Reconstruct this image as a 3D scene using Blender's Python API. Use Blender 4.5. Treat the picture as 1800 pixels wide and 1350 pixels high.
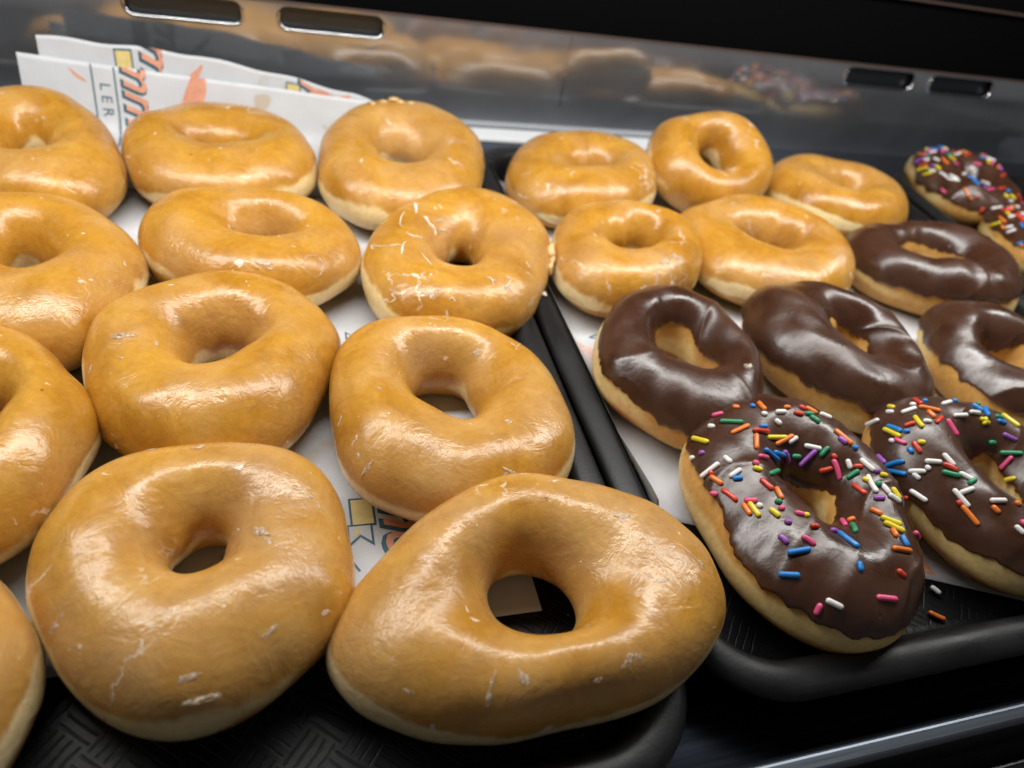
import bpy, bmesh, math, random
import numpy as np
from mathutils import Vector, Matrix
from mathutils.bvhtree import BVHTree

for o in list(bpy.data.objects):
    bpy.data.objects.remove(o)
SC = bpy.context.scene
COL = SC.collection

# ------------------------------------------------------------------ camera
CAM_POS = np.array([0.0, 0.0, 0.205])
RIGHT = np.array([0.9546037, -0.2437600, 0.1712097])
DOWN = np.array([-0.0450641, -0.6863262, -0.7258964])
FWD = np.array([0.2944502, 0.6852280, -0.6661543])
FPX = 1248.0                       # focal length in pixels of an 1800 px wide frame
cd = bpy.data.cameras.new('camera')
cam = bpy.data.objects.new('camera', cd)
COL.objects.link(cam)
cd.sensor_width = 36.0
cd.lens = FPX / 1800 * 36
cd.clip_start = 0.01
cd.clip_end = 20
cd.dof.use_dof = True
cd.dof.focus_distance = 0.235
cd.dof.aperture_fstop = 9.0
m = Matrix.Identity(4)
for i in range(3):
    m[i][0] = RIGHT[i]; m[i][1] = -DOWN[i]; m[i][2] = -FWD[i]; m[i][3] = CAM_POS[i]
cam.matrix_world = m
SC.camera = cam

# ------------------------------------------------------------------ light
world = bpy.data.worlds.new('World'); SC.world = world
world.use_nodes = True
bg = world.node_tree.nodes['Background']
bg.inputs[0].default_value = (1.0, 0.98, 0.96, 1)
bg.inputs[1].default_value = 0.09

def area(name, loc, target, sx, sy, power, color):
    ld = bpy.data.lights.new(name, 'AREA')
    ld.shape = 'RECTANGLE'; ld.size = sx; ld.size_y = sy
    ld.energy = power; ld.color = color
    o = bpy.data.objects.new(name, ld); COL.objects.link(o)
    o.location = loc
    d = Vector(target) - Vector(loc)
    o.rotation_euler = d.to_track_quat('-Z', 'Y').to_euler()
    return o
# LED bar above the trays in the display case
area('led_bar', (0.14, 0.275, 0.305), (0.14, 0.274, 0.0), 0.95, 0.055, 3.4, (1.0, 0.985, 0.955))

SC.view_settings.view_transform = 'Standard'
SC.view_settings.look = 'None'
SC.view_settings.exposure = 0.0
SC.view_settings.gamma = 1.0
SC.render.engine = 'CYCLES'
SC.cycles.use_denoising = True
SC.cycles.use_adaptive_sampling = True
SC.cycles.adaptive_threshold = 0.02
SC.cycles.max_bounces = 6
SC.cycles.diffuse_bounces = 3
SC.cycles.glossy_bounces = 4
SC.cycles.transparent_max_bounces = 6
SC.cycles.caustics_reflective = False
SC.cycles.caustics_refractive = False
SC.cycles.sample_clamp_indirect = 4.0

# ------------------------------------------------------------------ helpers
def tag(o, label=None, cat=None, group=None, kind=None):
    if label: o['label'] = label
    if cat: o['category'] = cat
    if group: o['group'] = group
    if kind: o['kind'] = kind
    return o

def link(name, me, mats=(), parent=None):
    o = bpy.data.objects.new(name, me)
    COL.objects.link(o)
    for mt in mats:
        me.materials.append(mt)
    if parent: o.parent = parent
    return o

def empty(name, loc, rot=(0, 0, 0)):
    o = bpy.data.objects.new(name, None)
    COL.objects.link(o)
    o.empty_display_size = 0.01
    o.location = loc; o.rotation_euler = rot
    return o

def grid_mesh(name, P, close_u=True, close_v=False, attrs=None, flip=False):
    """P: (nu, nv, 3) grid -> smooth quad mesh"""
    nu, nv = P.shape[:2]
    iu = np.arange(nu if close_u else nu - 1)
    iv = np.arange(nv if close_v else nv - 1)
    A, B = np.meshgrid(iu, iv, indexing='ij')
    A2 = (A + 1) % nu; B2 = (B + 1) % nv
    q = np.stack([A * nv + B, A2 * nv + B, A2 * nv + B2, A * nv + B2], -1).reshape(-1, 4)
    if flip: q = q[:, ::-1]
    me = bpy.data.meshes.new(name)
    me.vertices.add(nu * nv)
    me.vertices.foreach_set('co', P.reshape(-1).astype(np.float32))
    me.loops.add(q.size)
    me.loops.foreach_set('vertex_index', q.reshape(-1).astype(np.int32))
    me.polygons.add(len(q))
    me.polygons.foreach_set('loop_start', np.arange(0, q.size, 4, dtype=np.int32))
    me.polygons.foreach_set('loop_total', np.full(len(q), 4, dtype=np.int32))
    me.polygons.foreach_set('use_smooth', np.ones(len(q), dtype=bool))
    me.update(calc_edges=True)
    if attrs:
        for k, v in attrs.items():
            a = me.attributes.new(k, 'FLOAT', 'POINT')
            a.data.foreach_set('value', v.reshape(-1).astype(np.float32))
    return me

def bm_mesh(name, bm, smooth=False):
    me = bpy.data.meshes.new(name)
    bm.normal_update()
    bm.to_mesh(me); bm.free()
    if smooth:
        me.polygons.foreach_set('use_smooth', [True] * len(me.polygons))
    return me

def box_bm(x0, x1, y0, y1, z0, z1, bevel=0.0, seg=2):
    bm = bmesh.new()
    bmesh.ops.create_cube(bm, size=1)
    for v in bm.verts:
        v.co = ((x0 + x1) / 2 + v.co.x * (x1 - x0), (y0 + y1) / 2 + v.co.y * (y1 - y0), (z0 + z1) / 2 + v.co.z * (z1 - z0))
    if bevel:
        bmesh.ops.bevel(bm, geom=list(bm.edges), offset=bevel, segments=seg, affect='EDGES', profile=0.5)
    return bm

def ray_dir(u, v):
    d = (u - 900) / FPX * RIGHT + (v - 675) / FPX * DOWN + FWD
    return d / np.linalg.norm(d)

class Lumps:
    """cheap smooth 3D noise: sum of random plane waves"""
    def __init__(self, seed, freqs, amps, n=5):
        r = np.random.RandomState(seed)
        self.w = []
        for f, a in zip(freqs, amps):
            for _ in range(n):
                d = r.normal(size=3); d /= np.linalg.norm(d)
                self.w.append((d * f * r.uniform(0.7, 1.3), r.uniform(0, 6.28), a / math.sqrt(n)))
    def __call__(self, P):
        s = np.zeros(P.shape[:-1])
        for d, ph, a in self.w:
            s += a * np.sin(P @ d + ph)
        return s

def normals(P, close_u=True, close_v=False):
    if close_u:
        du = np.roll(P, -1, 0) - np.roll(P, 1, 0)
    else:
        du = np.gradient(P, axis=0)
    dv = (np.roll(P, -1, 1) - np.roll(P, 1, 1)) if close_v else np.gradient(P, axis=1)
    n = np.cross(du, dv)
    return n / (np.linalg.norm(n, axis=-1, keepdims=True) + 1e-12)

# ------------------------------------------------------------------ materials
def new_mat(name):
    mt = bpy.data.materials.new(name)
    mt.use_nodes = True
    nt = mt.node_tree
    nt.nodes.clear()
    out = nt.nodes.new('ShaderNodeOutputMaterial')
    return mt, nt, out

def N(nt, typ, **kw):
    n = nt.nodes.new(typ)
    for k, v in kw.items():
        if k.startswith('i_'):
            n.inputs[k[2:].replace('_', ' ')].default_value = v
        elif isinstance(k, str) and hasattr(n, k):
            setattr(n, k, v)
    return n

def L(nt, a, b):
    nt.links.new(a, b)

def noise(nt, vec, scale, detail=3.0, rough=0.55, dist=0.0):
    n = nt.nodes.new('ShaderNodeTexNoise')
    n.inputs['Scale'].default_value = scale
    n.inputs['Detail'].default_value = detail
    n.inputs['Roughness'].default_value = rough
    n.inputs['Distortion'].default_value = dist
    if vec is not None: L(nt, vec, n.inputs['Vector'])
    return n

def ramp(nt, fac, stops, interp='LINEAR'):
    r = nt.nodes.new('ShaderNodeValToRGB')
    r.color_ramp.interpolation = interp
    el = r.color_ramp.elements
    while len(el) < len(stops): el.new(0.5)
    for e, (p, c) in zip(el, stops):
        e.position = p
        e.color = c if len(c) == 4 else (*c, 1)
    L(nt, fac, r.inputs['Fac'])
    return r

def g(v): return (v, v, v)

def mix_rgb(nt, fac, a, b, mode='MIX'):
    n = nt.nodes.new('ShaderNodeMix'); n.data_type = 'RGBA'; n.blend_type = mode
    for sock, val in ((n.inputs[0], fac), (n.inputs[6], a), (n.inputs[7], b)):
        if hasattr(val, 'links') or hasattr(val, 'is_output'):
            L(nt, val, sock)
        else:
            sock.default_value = val if not isinstance(val, tuple) else ((*val, 1) if len(val) == 3 else val)
    return n.outputs[2]

def math_n(nt, op, a, b=None, clamp=False):
    n = nt.nodes.new('ShaderNodeMath'); n.operation = op; n.use_clamp = clamp
    for s, v in ((n.inputs[0], a), (n.inputs[1], b)):
        if v is None: continue
        if hasattr(v, 'is_output'): L(nt, v, s)
        else: s.default_value = v
    return n.outputs[0]

def obj_coord(nt):
    """object coordinates moved by the object's own random number, so copies differ"""
    tc = nt.nodes.new('ShaderNodeTexCoord')
    oi = nt.nodes.new('ShaderNodeObjectInfo')
    mul = nt.nodes.new('ShaderNodeVectorMath'); mul.operation = 'SCALE'
    mul.inputs[0].default_value = (3.1, 1.7, 2.3)
    L(nt, oi.outputs['Random'], mul.inputs['Scale'])
    add = nt.nodes.new('ShaderNodeVectorMath'); add.operation = 'ADD'
    L(nt, tc.outputs['Object'], add.inputs[0]); L(nt, mul.outputs[0], add.inputs[1])
    return add.outputs[0], oi

def dough_material(name, top, pale, low):
    mt, nt, out = new_mat(name)
    vec, oi = obj_coord(nt)
    p = nt.nodes.new('ShaderNodeBsdfPrincipled')
    at = nt.nodes.new('ShaderNodeAttribute'); at.attribute_name = 'band'
    lo = nt.nodes.new('ShaderNodeAttribute'); lo.attribute_name = 'under'
    n1 = noise(nt, vec, 55, 4, 0.6, 0.4)
    n2 = noise(nt, vec, 420, 3, 0.6)
    topc = ramp(nt, n1.outputs['Fac'], [(0.28, tuple(c * 0.80 for c in top)), (0.5, top), (0.74, (min(1, top[0] * 1.12), top[1] * 1.22, top[2] * 1.35))])
    c = mix_rgb(nt, lo.outputs['Fac'], topc.outputs['Color'], low)
    # ragged edge of the pale belt
    b = math_n(nt, 'ADD', at.outputs['Fac'], math_n(nt, 'MULTIPLY', math_n(nt, 'SUBTRACT', n1.outputs['Fac'], 0.5), 0.7))
    br = ramp(nt, b, [(0.25, g(0)), (0.75, g(1))], 'EASE')
    c = mix_rgb(nt, br.outputs['Color'], c, pale)
    sp = ramp(nt, n2.outputs['Fac'], [(0.3, g(0.86)), (0.65, g(1.06))])
    c = mix_rgb(nt, 1.0, c, sp.outputs['Color'], 'MULTIPLY')
    # a few dark frying specks
    vo = nt.nodes.new('ShaderNodeTexVoronoi'); vo.inputs['Scale'].default_value = 90
    L(nt, vec, vo.inputs['Vector'])
    wn = nt.nodes.new('ShaderNodeSeparateColor'); L(nt, vo.outputs['Color'], wn.inputs[0])
    near = ramp(nt, vo.outputs['Distance'], [(0.04, g(1)), (0.075, g(0))])
    rare = ramp(nt, wn.outputs[0], [(0.955, g(0)), (0.96, g(1))])
    spk = math_n(nt, 'MULTIPLY', near.outputs['Color'], rare.outputs['Color'])
    spk = math_n(nt, 'MULTIPLY', spk, 0.8)
    c = mix_rgb(nt, spk, c, (0.10, 0.035, 0.012))
    L(nt, c, p.inputs['Base Color'])
    p.inputs['Roughness'].default_value = 0.55
    p.inputs['Specular IOR Level'].default_value = 0.35
    p.inputs['Subsurface Weight'].default_value = 0.35
    p.inputs['Subsurface Radius'].default_value = (1.0, 0.45, 0.15)
    p.inputs['Subsurface Scale'].default_value = 0.004
    bp = nt.nodes.new('ShaderNodeBump')
    bp.inputs['Strength'].default_value = 0.25; bp.inputs['Distance'].default_value = 0.0006
    L(nt, n2.outputs['Fac'], bp.inputs['Height'])
    L(nt, bp.outputs[0], p.inputs['Normal'])
    L(nt, p.outputs[0], out.inputs[0])
    return mt

M = {}
M['dough'] = dough_material('fried_dough', (0.52, 0.235, 0.045), (0.80, 0.60, 0.30), (0.50, 0.235, 0.07))
M['dough_iced'] = dough_material('fried_dough_pale', (0.62, 0.33, 0.085), (0.80, 0.58, 0.25), (0.56, 0.29, 0.09))

def glaze_material():
    """clear sugar glaze over the fried skin: golden, glossy, milky in places, white where it cracked"""
    mt, nt, out = new_mat('sugar_glaze')
    vec, oi = obj_coord(nt)
    amt = nt.nodes.new('ShaderNodeSeparateColor'); L(nt, oi.outputs['Color'], amt.inputs[0])
    at = nt.nodes.new('ShaderNodeAttribute'); at.attribute_name = 'band'
    big = noise(nt, vec, 36, 3, 0.5, 0.3)
    mid = noise(nt, vec, 125, 4, 0.6, 0.8)
    fine = noise(nt, vec, 480, 3, 0.6)
    tone = noise(nt, vec, 48, 5, 0.62, 0.5)
    c = ramp(nt, tone.outputs['Fac'], [(0.28, (0.38, 0.160, 0.012)), (0.5, (0.50, 0.236, 0.026)), (0.75, (0.61, 0.325, 0.050))])
    b = math_n(nt, 'ADD', at.outputs['Fac'], math_n(nt, 'MULTIPLY', math_n(nt, 'SUBTRACT', tone.outputs['Fac'], 0.5), 1.1))
    br = ramp(nt, b, [(0.28, g(0)), (0.66, g(0.95))], 'EASE')
    c = mix_rgb(nt, br.outputs['Color'], c.outputs['Color'], (0.90, 0.72, 0.38))
    sp = ramp(nt, fine.outputs['Fac'], [(0.3, g(0.90)), (0.65, g(1.05))])
    c = mix_rgb(nt, 1.0, c, sp.outputs['Color'], 'MULTIPLY')
    # milky film
    mb = math_n(nt, 'ADD', big.outputs['Fac'], math_n(nt, 'MULTIPLY', amt.outputs[1], 0.12))
    mk = ramp(nt, mb, [(0.44, g(0.0)), (0.76, g(0.30))])
    c = mix_rgb(nt, mk.outputs['Color'], c, (0.66, 0.46, 0.27))
    # frying specks
    v2 = nt.nodes.new('ShaderNodeTexVoronoi'); v2.inputs['Scale'].default_value = 85
    L(nt, vec, v2.inputs['Vector'])
    wn = nt.nodes.new('ShaderNodeSeparateColor'); L(nt, v2.outputs['Color'], wn.inputs[0])
    spk = math_n(nt, 'MULTIPLY', ramp(nt, v2.outputs['Distance'], [(0.035, g(1)), (0.065, g(0))]).outputs['Color'],
                 ramp(nt, wn.outputs[0], [(0.955, g(0)), (0.96, g(0.85))]).outputs['Color'])
    c = mix_rgb(nt, spk, c, (0.10, 0.030, 0.010))
    # crack lines: edges of distorted cells, only in patches
    dv = nt.nodes.new('ShaderNodeVectorMath'); dv.operation = 'ADD'
    sc = nt.nodes.new('ShaderNodeVectorMath'); sc.operation = 'SCALE'; sc.inputs['Scale'].default_value = 0.012
    L(nt, mid.outputs['Color'], sc.inputs[0]); L(nt, vec, dv.inputs[0]); L(nt, sc.outputs[0], dv.inputs[1])
    vo = nt.nodes.new('ShaderNodeTexVoronoi'); vo.feature = 'DISTANCE_TO_EDGE'; vo.inputs['Scale'].default_value = 62
    L(nt, dv.outputs[0], vo.inputs['Vector'])
    wid = math_n(nt, 'MULTIPLY', mid.outputs['Fac'], 0.075)
    ln = math_n(nt, 'LESS_THAN', vo.outputs['Distance'], math_n(nt, 'SUBTRACT', wid, 0.016))
    patch = noise(nt, vec, 27, 2, 0.5)
    pv = math_n(nt, 'ADD', patch.outputs['Fac'], math_n(nt, 'MULTIPLY', amt.outputs[0], 0.2))
    pm = ramp(nt, pv, [(0.66, g(0)), (0.72, g(1))])
    crack = math_n(nt, 'MULTIPLY', ln, pm.outputs['Color'])
    # sugar flecks
    fl = noise(nt, vec, 190, 2, 0.5, 0.6)
    fr = ramp(nt, fl.outputs['Fac'], [(0.715, g(0)), (0.74, g(1))])
    wh = math_n(nt, 'ADD', math_n(nt, 'MULTIPLY', crack, 0.75), math_n(nt, 'MULTIPLY', fr.outputs['Color'], 0.6), True)
    c = mix_rgb(nt, wh, c, (0.86, 0.76, 0.64))
    # relief: smooth skin with crinkles in places
    where = ramp(nt, big.outputs['Fac'], [(0.40, g(0.10)), (0.62, g(1.0))])
    h = math_n(nt, 'ADD', math_n(nt, 'MULTIPLY', mid.outputs['Fac'], 0.45),
               math_n(nt, 'MULTIPLY', fine.outputs['Fac'], math_n(nt, 'MULTIPLY', where.outputs['Color'], 0.24)))
    h = math_n(nt, 'ADD', h, math_n(nt, 'MULTIPLY', wh, 0.25))
    bp = nt.nodes.new('ShaderNodeBump')
    bp.inputs['Strength'].default_value = 0.6; bp.inputs['Distance'].default_value = 0.0015
    L(nt, h, bp.inputs['Height'])
    p = nt.nodes.new('ShaderNodeBsdfPrincipled')
    L(nt, c, p.inputs['Base Color'])
    rr = ramp(nt, mid.outputs['Fac'], [(0.3, g(0.21)), (0.7, g(0.42))])
    L(nt, rr.outputs['Color'], p.inputs['Roughness'])
    p.inputs['Specular IOR Level'].default_value = 0.45
    p.inputs['Specular Tint'].default_value = (1, 0.95, 0.86, 1)
    p.inputs['Subsurface Weight'].default_value = 0.30
    p.inputs['Subsurface Radius'].default_value = (1.0, 0.45, 0.12)
    p.inputs['Subsurface Scale'].default_value = 0.005
    p.inputs['Coat Weight'].default_value = 0.25
    p.inputs['Coat Roughness'].default_value = 0.15
    L(nt, bp.outputs[0], p.inputs['Normal']); L(nt, bp.outputs[0], p.inputs['Coat Normal'])
    L(nt, p.outputs[0], out.inputs[0])
    return mt
M['glaze'] = glaze_material()

def chocolate_material():
    mt, nt, out = new_mat('chocolate_icing')
    vec, oi = obj_coord(nt)
    p = nt.nodes.new('ShaderNodeBsdfPrincipled')
    n1 = noise(nt, vec, 60, 3, 0.5, 0.5)
    n2 = noise(nt, vec, 260, 3, 0.6, 0.3)
    at = nt.nodes.new('ShaderNodeAttribute'); at.attribute_name = 'thin'
    c = ramp(nt, n1.outputs['Fac'], [(0.3, (0.048, 0.0175, 0.0082)), (0.7, (0.068, 0.0265, 0.0130))])
    c = mix_rgb(nt, math_n(nt, 'MULTIPLY', at.outputs['Fac'], 0.55), c.outputs['Color'], (0.20, 0.07, 0.022))
    L(nt, c, p.inputs['Base Color'])
    r = ramp(nt, n1.outputs['Fac'], [(0.3, g(0.22)), (0.7, g(0.42))])
    L(nt, r.outputs['Color'], p.inputs['Roughness'])
    p.inputs['Specular IOR Level'].default_value = 0.6
    p.inputs['Subsurface Weight'].default_value = 0.15
    p.inputs['Subsurface Radius'].default_value = (1, 0.5, 0.3)
    p.inputs['Subsurface Scale'].default_value = 0.001
    # a few tiny popped air bubbles
    vo = nt.nodes.new('ShaderNodeTexVoronoi'); vo.inputs['Scale'].default_value = 150
    L(nt, vec, vo.inputs['Vector'])
    sx = nt.nodes.new('ShaderNodeSeparateColor'); L(nt, vo.outputs['Color'], sx.inputs[0])
    bub = math_n(nt, 'MULTIPLY', ramp(nt, vo.outputs['Distance'], [(0.05, g(1)), (0.12, g(0))]).outputs['Color'],
                 ramp(nt, sx.outputs[0], [(0.90, g(0)), (0.91, g(1))]).outputs['Color'])
    h = math_n(nt, 'SUBTRACT', math_n(nt, 'MULTIPLY', n2.outputs['Fac'], 0.36), math_n(nt, 'MULTIPLY', bub, 0.5))
    bp = nt.nodes.new('ShaderNodeBump'); bp.inputs['Strength'].default_value = 0.5; bp.inputs['Distance'].default_value = 0.0008
    L(nt, h, bp.inputs['Height']); L(nt, bp.outputs[0], p.inputs['Normal'])
    L(nt, p.outputs[0], out.inputs[0])
    return mt
M['choc'] = chocolate_material()

def simple(name, col, rough=0.5, metal=0.0, spec=0.5, bump=None, aniso=None, var=None, coat=0.0):
    mt, nt, out = new_mat(name)
    p = nt.nodes.new('ShaderNodeBsdfPrincipled')
    tc = nt.nodes.new('ShaderNodeTexCoord')
    p.inputs['Base Color'].default_value = (*col, 1)
    p.inputs['Roughness'].default_value = rough
    p.inputs['Metallic'].default_value = metal
    p.inputs['Specular IOR Level'].default_value = spec
    p.inputs['Coat Weight'].default_value = coat
    if var:
        n = noise(nt, tc.outputs['Object'], var[0], 4, 0.6)
        r = ramp(nt, n.outputs['Fac'], [(0.3, tuple(c * var[1] for c in col)), (0.7, tuple(min(1, c * var[2]) for c in col))])
        L(nt, r.outputs['Color'], p.inputs['Base Color'])
    if bump:
        n = noise(nt, tc.outputs['Object'], bump[0], 3, 0.6)
        b = nt.nodes.new('ShaderNodeBump'); b.inputs['Strength'].default_value = bump[1]; b.inputs['Distance'].default_value = bump[2]
        L(nt, n.outputs['Fac'], b.inputs['Height']); L(nt, b.outputs[0], p.inputs['Normal'])
    L(nt, p.outputs[0], out.inputs[0])
    return mt

def steel(name, col, rough, stretch, streak=0.12, relief=0.06):
    """brushed stainless: fine streaks along one axis"""
    mt, nt, out = new_mat(name)
    p = nt.nodes.new('ShaderNodeBsdfPrincipled')
    tc = nt.nodes.new('ShaderNodeTexCoord')
    mp = nt.nodes.new('ShaderNodeMapping'); mp.inputs['Scale'].default_value = stretch
    L(nt, tc.outputs['Object'], mp.inputs['Vector'])
    n = noise(nt, mp.outputs[0], 1.0, 4, 0.6)
    big = noise(nt, tc.outputs['Object'], 14, 3, 0.5)
    r = ramp(nt, n.outputs['Fac'], [(0.3, g(max(0.02, rough - streak))), (0.7, g(rough + streak))])
    r2 = math_n(nt, 'ADD', r.outputs['Color'], math_n(nt, 'MULTIPLY', math_n(nt, 'SUBTRACT', big.outputs['Fac'], 0.5), 0.12))
    L(nt, r2, p.inputs['Roughness'])
    p.inputs['Base Color'].default_value = (*col, 1)
    p.inputs['Metallic'].default_value = 1.0
    b = nt.nodes.new('ShaderNodeBump'); b.inputs['Strength'].default_value = relief; b.inputs['Distance'].default_value = 0.0002
    L(nt, n.outputs['Fac'], b.inputs['Height']); L(nt, b.outputs[0], p.inputs['Normal'])
    L(nt, p.outputs[0], out.inputs[0])
    return mt
def panel_material():
    """brushed sheet: a clear mirror lobe under a broad scattered one"""
    mt = steel('brushed_steel', (0.66, 0.68, 0.72), 0.085, (10, 700, 700), 0.03, 0.03)
    nt = mt.node_tree
    p1 = [n for n in nt.nodes if n.type == 'BSDF_PRINCIPLED'][0]
    out = [n for n in nt.nodes if n.type == 'OUTPUT_MATERIAL'][0]
    p2 = nt.nodes.new('ShaderNodeBsdfPrincipled')
    p2.inputs['Base Color'].default_value = (0.74, 0.78, 0.84, 1); p2.inputs['Metallic'].default_value = 1
    p2.inputs['Roughness'].default_value = 0.48
    ms = nt.nodes.new('ShaderNodeMixShader')
    tc = nt.nodes.new('ShaderNodeTexCoord')
    sm = noise(nt, tc.outputs['Object'], 9, 4, 0.6)
    fr = ramp(nt, sm.outputs['Fac'], [(0.3, g(0.22)), (0.7, g(0.40))])
    L(nt, fr.outputs['Color'], ms.inputs[0])
    L(nt, p1.outputs[0], ms.inputs[1]); L(nt, p2.outputs[0], ms.inputs[2])
    L(nt, ms.outputs[0], out.inputs[0])
    return mt
M['panel'] = panel_material()
M['shelf'] = steel('shelf_steel', (0.075, 0.09, 0.12), 0.24, (14, 500, 500), 0.04)
M['rail'] = steel('rail_steel', (0.14, 0.16, 0.19), 0.40, (10, 600, 600), 0.06)
M['chrome'] = simple('pressed_steel_edge', (0.75, 0.76, 0.78), 0.12, 1.0)
M['black'] = simple('black_backing', (0.002, 0.002, 0.0022), 0.7, 0.0, 0.08)
M['blackgloss'] = simple('black_gloss_track', (0.010, 0.011, 0.013), 0.22, 0.0, 0.5, bump=(300, 0.2, 0.0004))
M['trim'] = simple('brown_trim', (0.10, 0.065, 0.05), 0.4, 0.0, 0.4)
M['brown'] = simple('brown_reflection', (0.16, 0.075, 0.04), 0.35, 0.0, 0.5, var=(40, 0.6, 1.2))  # brown reflection in the black track, put into the colour
M['strip'] = simple('ledge_glare_white', (0.78, 0.80, 0.82), 0.35, 0.0, 0.5)  # white in place of light caught by the steel ledge

def tray_material():
    mt, nt, out = new_mat('black_tray_plastic')
    p = nt.nodes.new('ShaderNodeBsdfPrincipled')
    tc = nt.nodes.new('ShaderNodeTexCoord')
    mp = nt.nodes.new('ShaderNodeMapping'); mp.inputs['Rotation'].default_value = (0, 0, math.radians(41))
    L(nt, tc.outputs['Object'], mp.inputs['Vector'])
    wv = mp.outputs[0]
    ck = nt.nodes.new('ShaderNodeTexChecker'); ck.inputs['Scale'].default_value = 95
    L(nt, wv, ck.inputs['Vector'])
    ws = []
    dn = noise(nt, wv, 160, 2, 0.5)
    for d in ('X', 'Y'):
        w = nt.nodes.new('ShaderNodeTexWave'); w.wave_type = 'BANDS'; w.bands_direction = d
        w.inputs['Scale'].default_value = 118; w.inputs['Distortion'].default_value = 1.2
        w.inputs['Detail'].default_value = 2; w.inputs['Detail Scale'].default_value = 2.0
        L(nt, wv, w.inputs['Vector']); ws.append(w.outputs['Fac'])
    mixf = math_n(nt, 'ADD', math_n(nt, 'MULTIPLY', ws[0], ck.outputs['Fac']),
                  math_n(nt, 'MULTIPLY', ws[1], math_n(nt, 'SUBTRACT', 1.0, ck.outputs['Fac'])))
    hr = ramp(nt, mixf, [(0.0, g(0)), (0.22, g(1))])
    at = nt.nodes.new('ShaderNodeAttribute'); at.attribute_name = 'floor'
    fn = noise(nt, tc.outputs['Object'], 900, 2, 0.5)
    h = math_n(nt, 'ADD', math_n(nt, 'MULTIPLY', math_n(nt, 'MULTIPLY', hr.outputs['Color'], at.outputs['Fac']), 1.0),
               math_n(nt, 'MULTIPLY', fn.outputs['Fac'], 0.25))
    bp = nt.nodes.new('ShaderNodeBump'); bp.inputs['Strength'].default_value = 0.5; bp.inputs['Distance'].default_value = 0.0004
    L(nt, h, bp.inputs['Height']); L(nt, bp.outputs[0], p.inputs['Normal'])
    sm = noise(nt, tc.outputs['Object'], 30, 5, 0.65)
    p.inputs['Specular IOR Level'].default_value = 0.35
    rr = ramp(nt, sm.outputs['Fac'], [(0.3, g(0.36)), (0.7, g(0.54))])
    L(nt, rr.outputs['Color'], p.inputs['Roughness'])
    cc = ramp(nt, sm.outputs['Fac'], [(0.35, (0.005, 0.0052, 0.0058)), (0.75, (0.011, 0.0113, 0.0122))])
    # dust and sugar specks
    vo = nt.nodes.new('ShaderNodeTexVoronoi'); vo.inputs['Scale'].default_value = 130
    L(nt, tc.outputs['Object'], vo.inputs['Vector'])
    sx = nt.nodes.new('ShaderNodeSeparateColor'); L(nt, vo.outputs['Color'], sx.inputs[0])
    spk = math_n(nt, 'MULTIPLY', ramp(nt, vo.outputs['Distance'], [(0.03, g(1)), (0.07, g(0))]).outputs['Color'],
                 ramp(nt, sx.outputs[0], [(0.93, g(0)), (0.94, g(1))]).outputs['Color'])
    c = mix_rgb(nt, math_n(nt, 'MULTIPLY', spk, 0.5), cc.outputs['Color'], (0.5, 0.5, 0.48))
    L(nt, c, p.inputs['Base Color'])
    L(nt, p.outputs[0], out.inputs[0])
    return mt
M['tray'] = tray_material()

def paper_material():
    mt, nt, out = new_mat('waxed_paper')
    tc = nt.nodes.new('ShaderNodeTexCoord')
    p = nt.nodes.new('ShaderNodeBsdfPrincipled')
    n = noise(nt, tc.outputs['Object'], 70, 5, 0.65)
    f = noise(nt, tc.outputs['Object'], 700, 2, 0.6)
    c = ramp(nt, n.outputs['Fac'], [(0.3, (0.74, 0.76, 0.80)), (0.7, (0.83, 0.85, 0.88))])
    # grease spots
    gs = noise(nt, tc.outputs['Object'], 45, 2, 0.5, 0.4)
    gm = ramp(nt, gs.outputs['Fac'], [(0.66, g(0)), (0.70, g(0.5))])
    c = mix_rgb(nt, gm.outputs['Color'], c.outputs['Color'], (0.62, 0.42, 0.16))
    L(nt, c, p.inputs['Base Color'])
    p.inputs['Roughness'].default_value = 0.5
    bp = nt.nodes.new('ShaderNodeBump'); bp.inputs['Strength'].default_value = 0.25; bp.inputs['Distance'].default_value = 0.0004
    L(nt, math_n(nt, 'ADD', f.outputs['Fac'], math_n(nt, 'MULTIPLY', n.outputs['Fac'], 2.0)), bp.inputs['Height'])
    L(nt, bp.outputs[0], p.inputs['Normal'])
    tl = nt.nodes.new('ShaderNodeBsdfTranslucent'); tl.inputs[0].default_value = (0.75, 0.75, 0.74, 1)
    ms = nt.nodes.new('ShaderNodeMixShader'); ms.inputs[0].default_value = 0.25
    L(nt, p.outputs[0], ms.inputs[1]); L(nt, tl.outputs[0], ms.inputs[2])
    L(nt, ms.outputs[0], out.inputs[0])
    return mt
M['paper'] = paper_material()
M['ink_navy'] = simple('navy_ink', (0.035, 0.11, 0.16), 0.55, var=(400, 0.8, 1.3))
M['ink_yellow'] = simple('yellow_ink', (0.75, 0.60, 0.24), 0.55, var=(400, 0.9, 1.1))
M['ink_orange'] = simple('orange_ink', (0.74, 0.34, 0.22), 0.55, var=(200, 0.85, 1.15))
M['ink_pink'] = simple('faded_pink_ink', (0.72, 0.50, 0.44), 0.55, var=(200, 0.9, 1.1))
SPR = {'w': (0.80, 0.79, 0.76), 'o': (0.80, 0.20, 0.03), 'y': (0.76, 0.62, 0.03), 'g': (0.03, 0.27, 0.13),
       'b': (0.02, 0.22, 0.62), 'p': (0.78, 0.10, 0.24), 'r': (0.62, 0.055, 0.03), 'v': (0.30, 0.09, 0.42)}
SPRW = {'w': 'white', 'o': 'orange', 'y': 'yellow', 'g': 'green', 'b': 'blue', 'p': 'pink', 'r': 'red', 'v': 'purple'}
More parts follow.
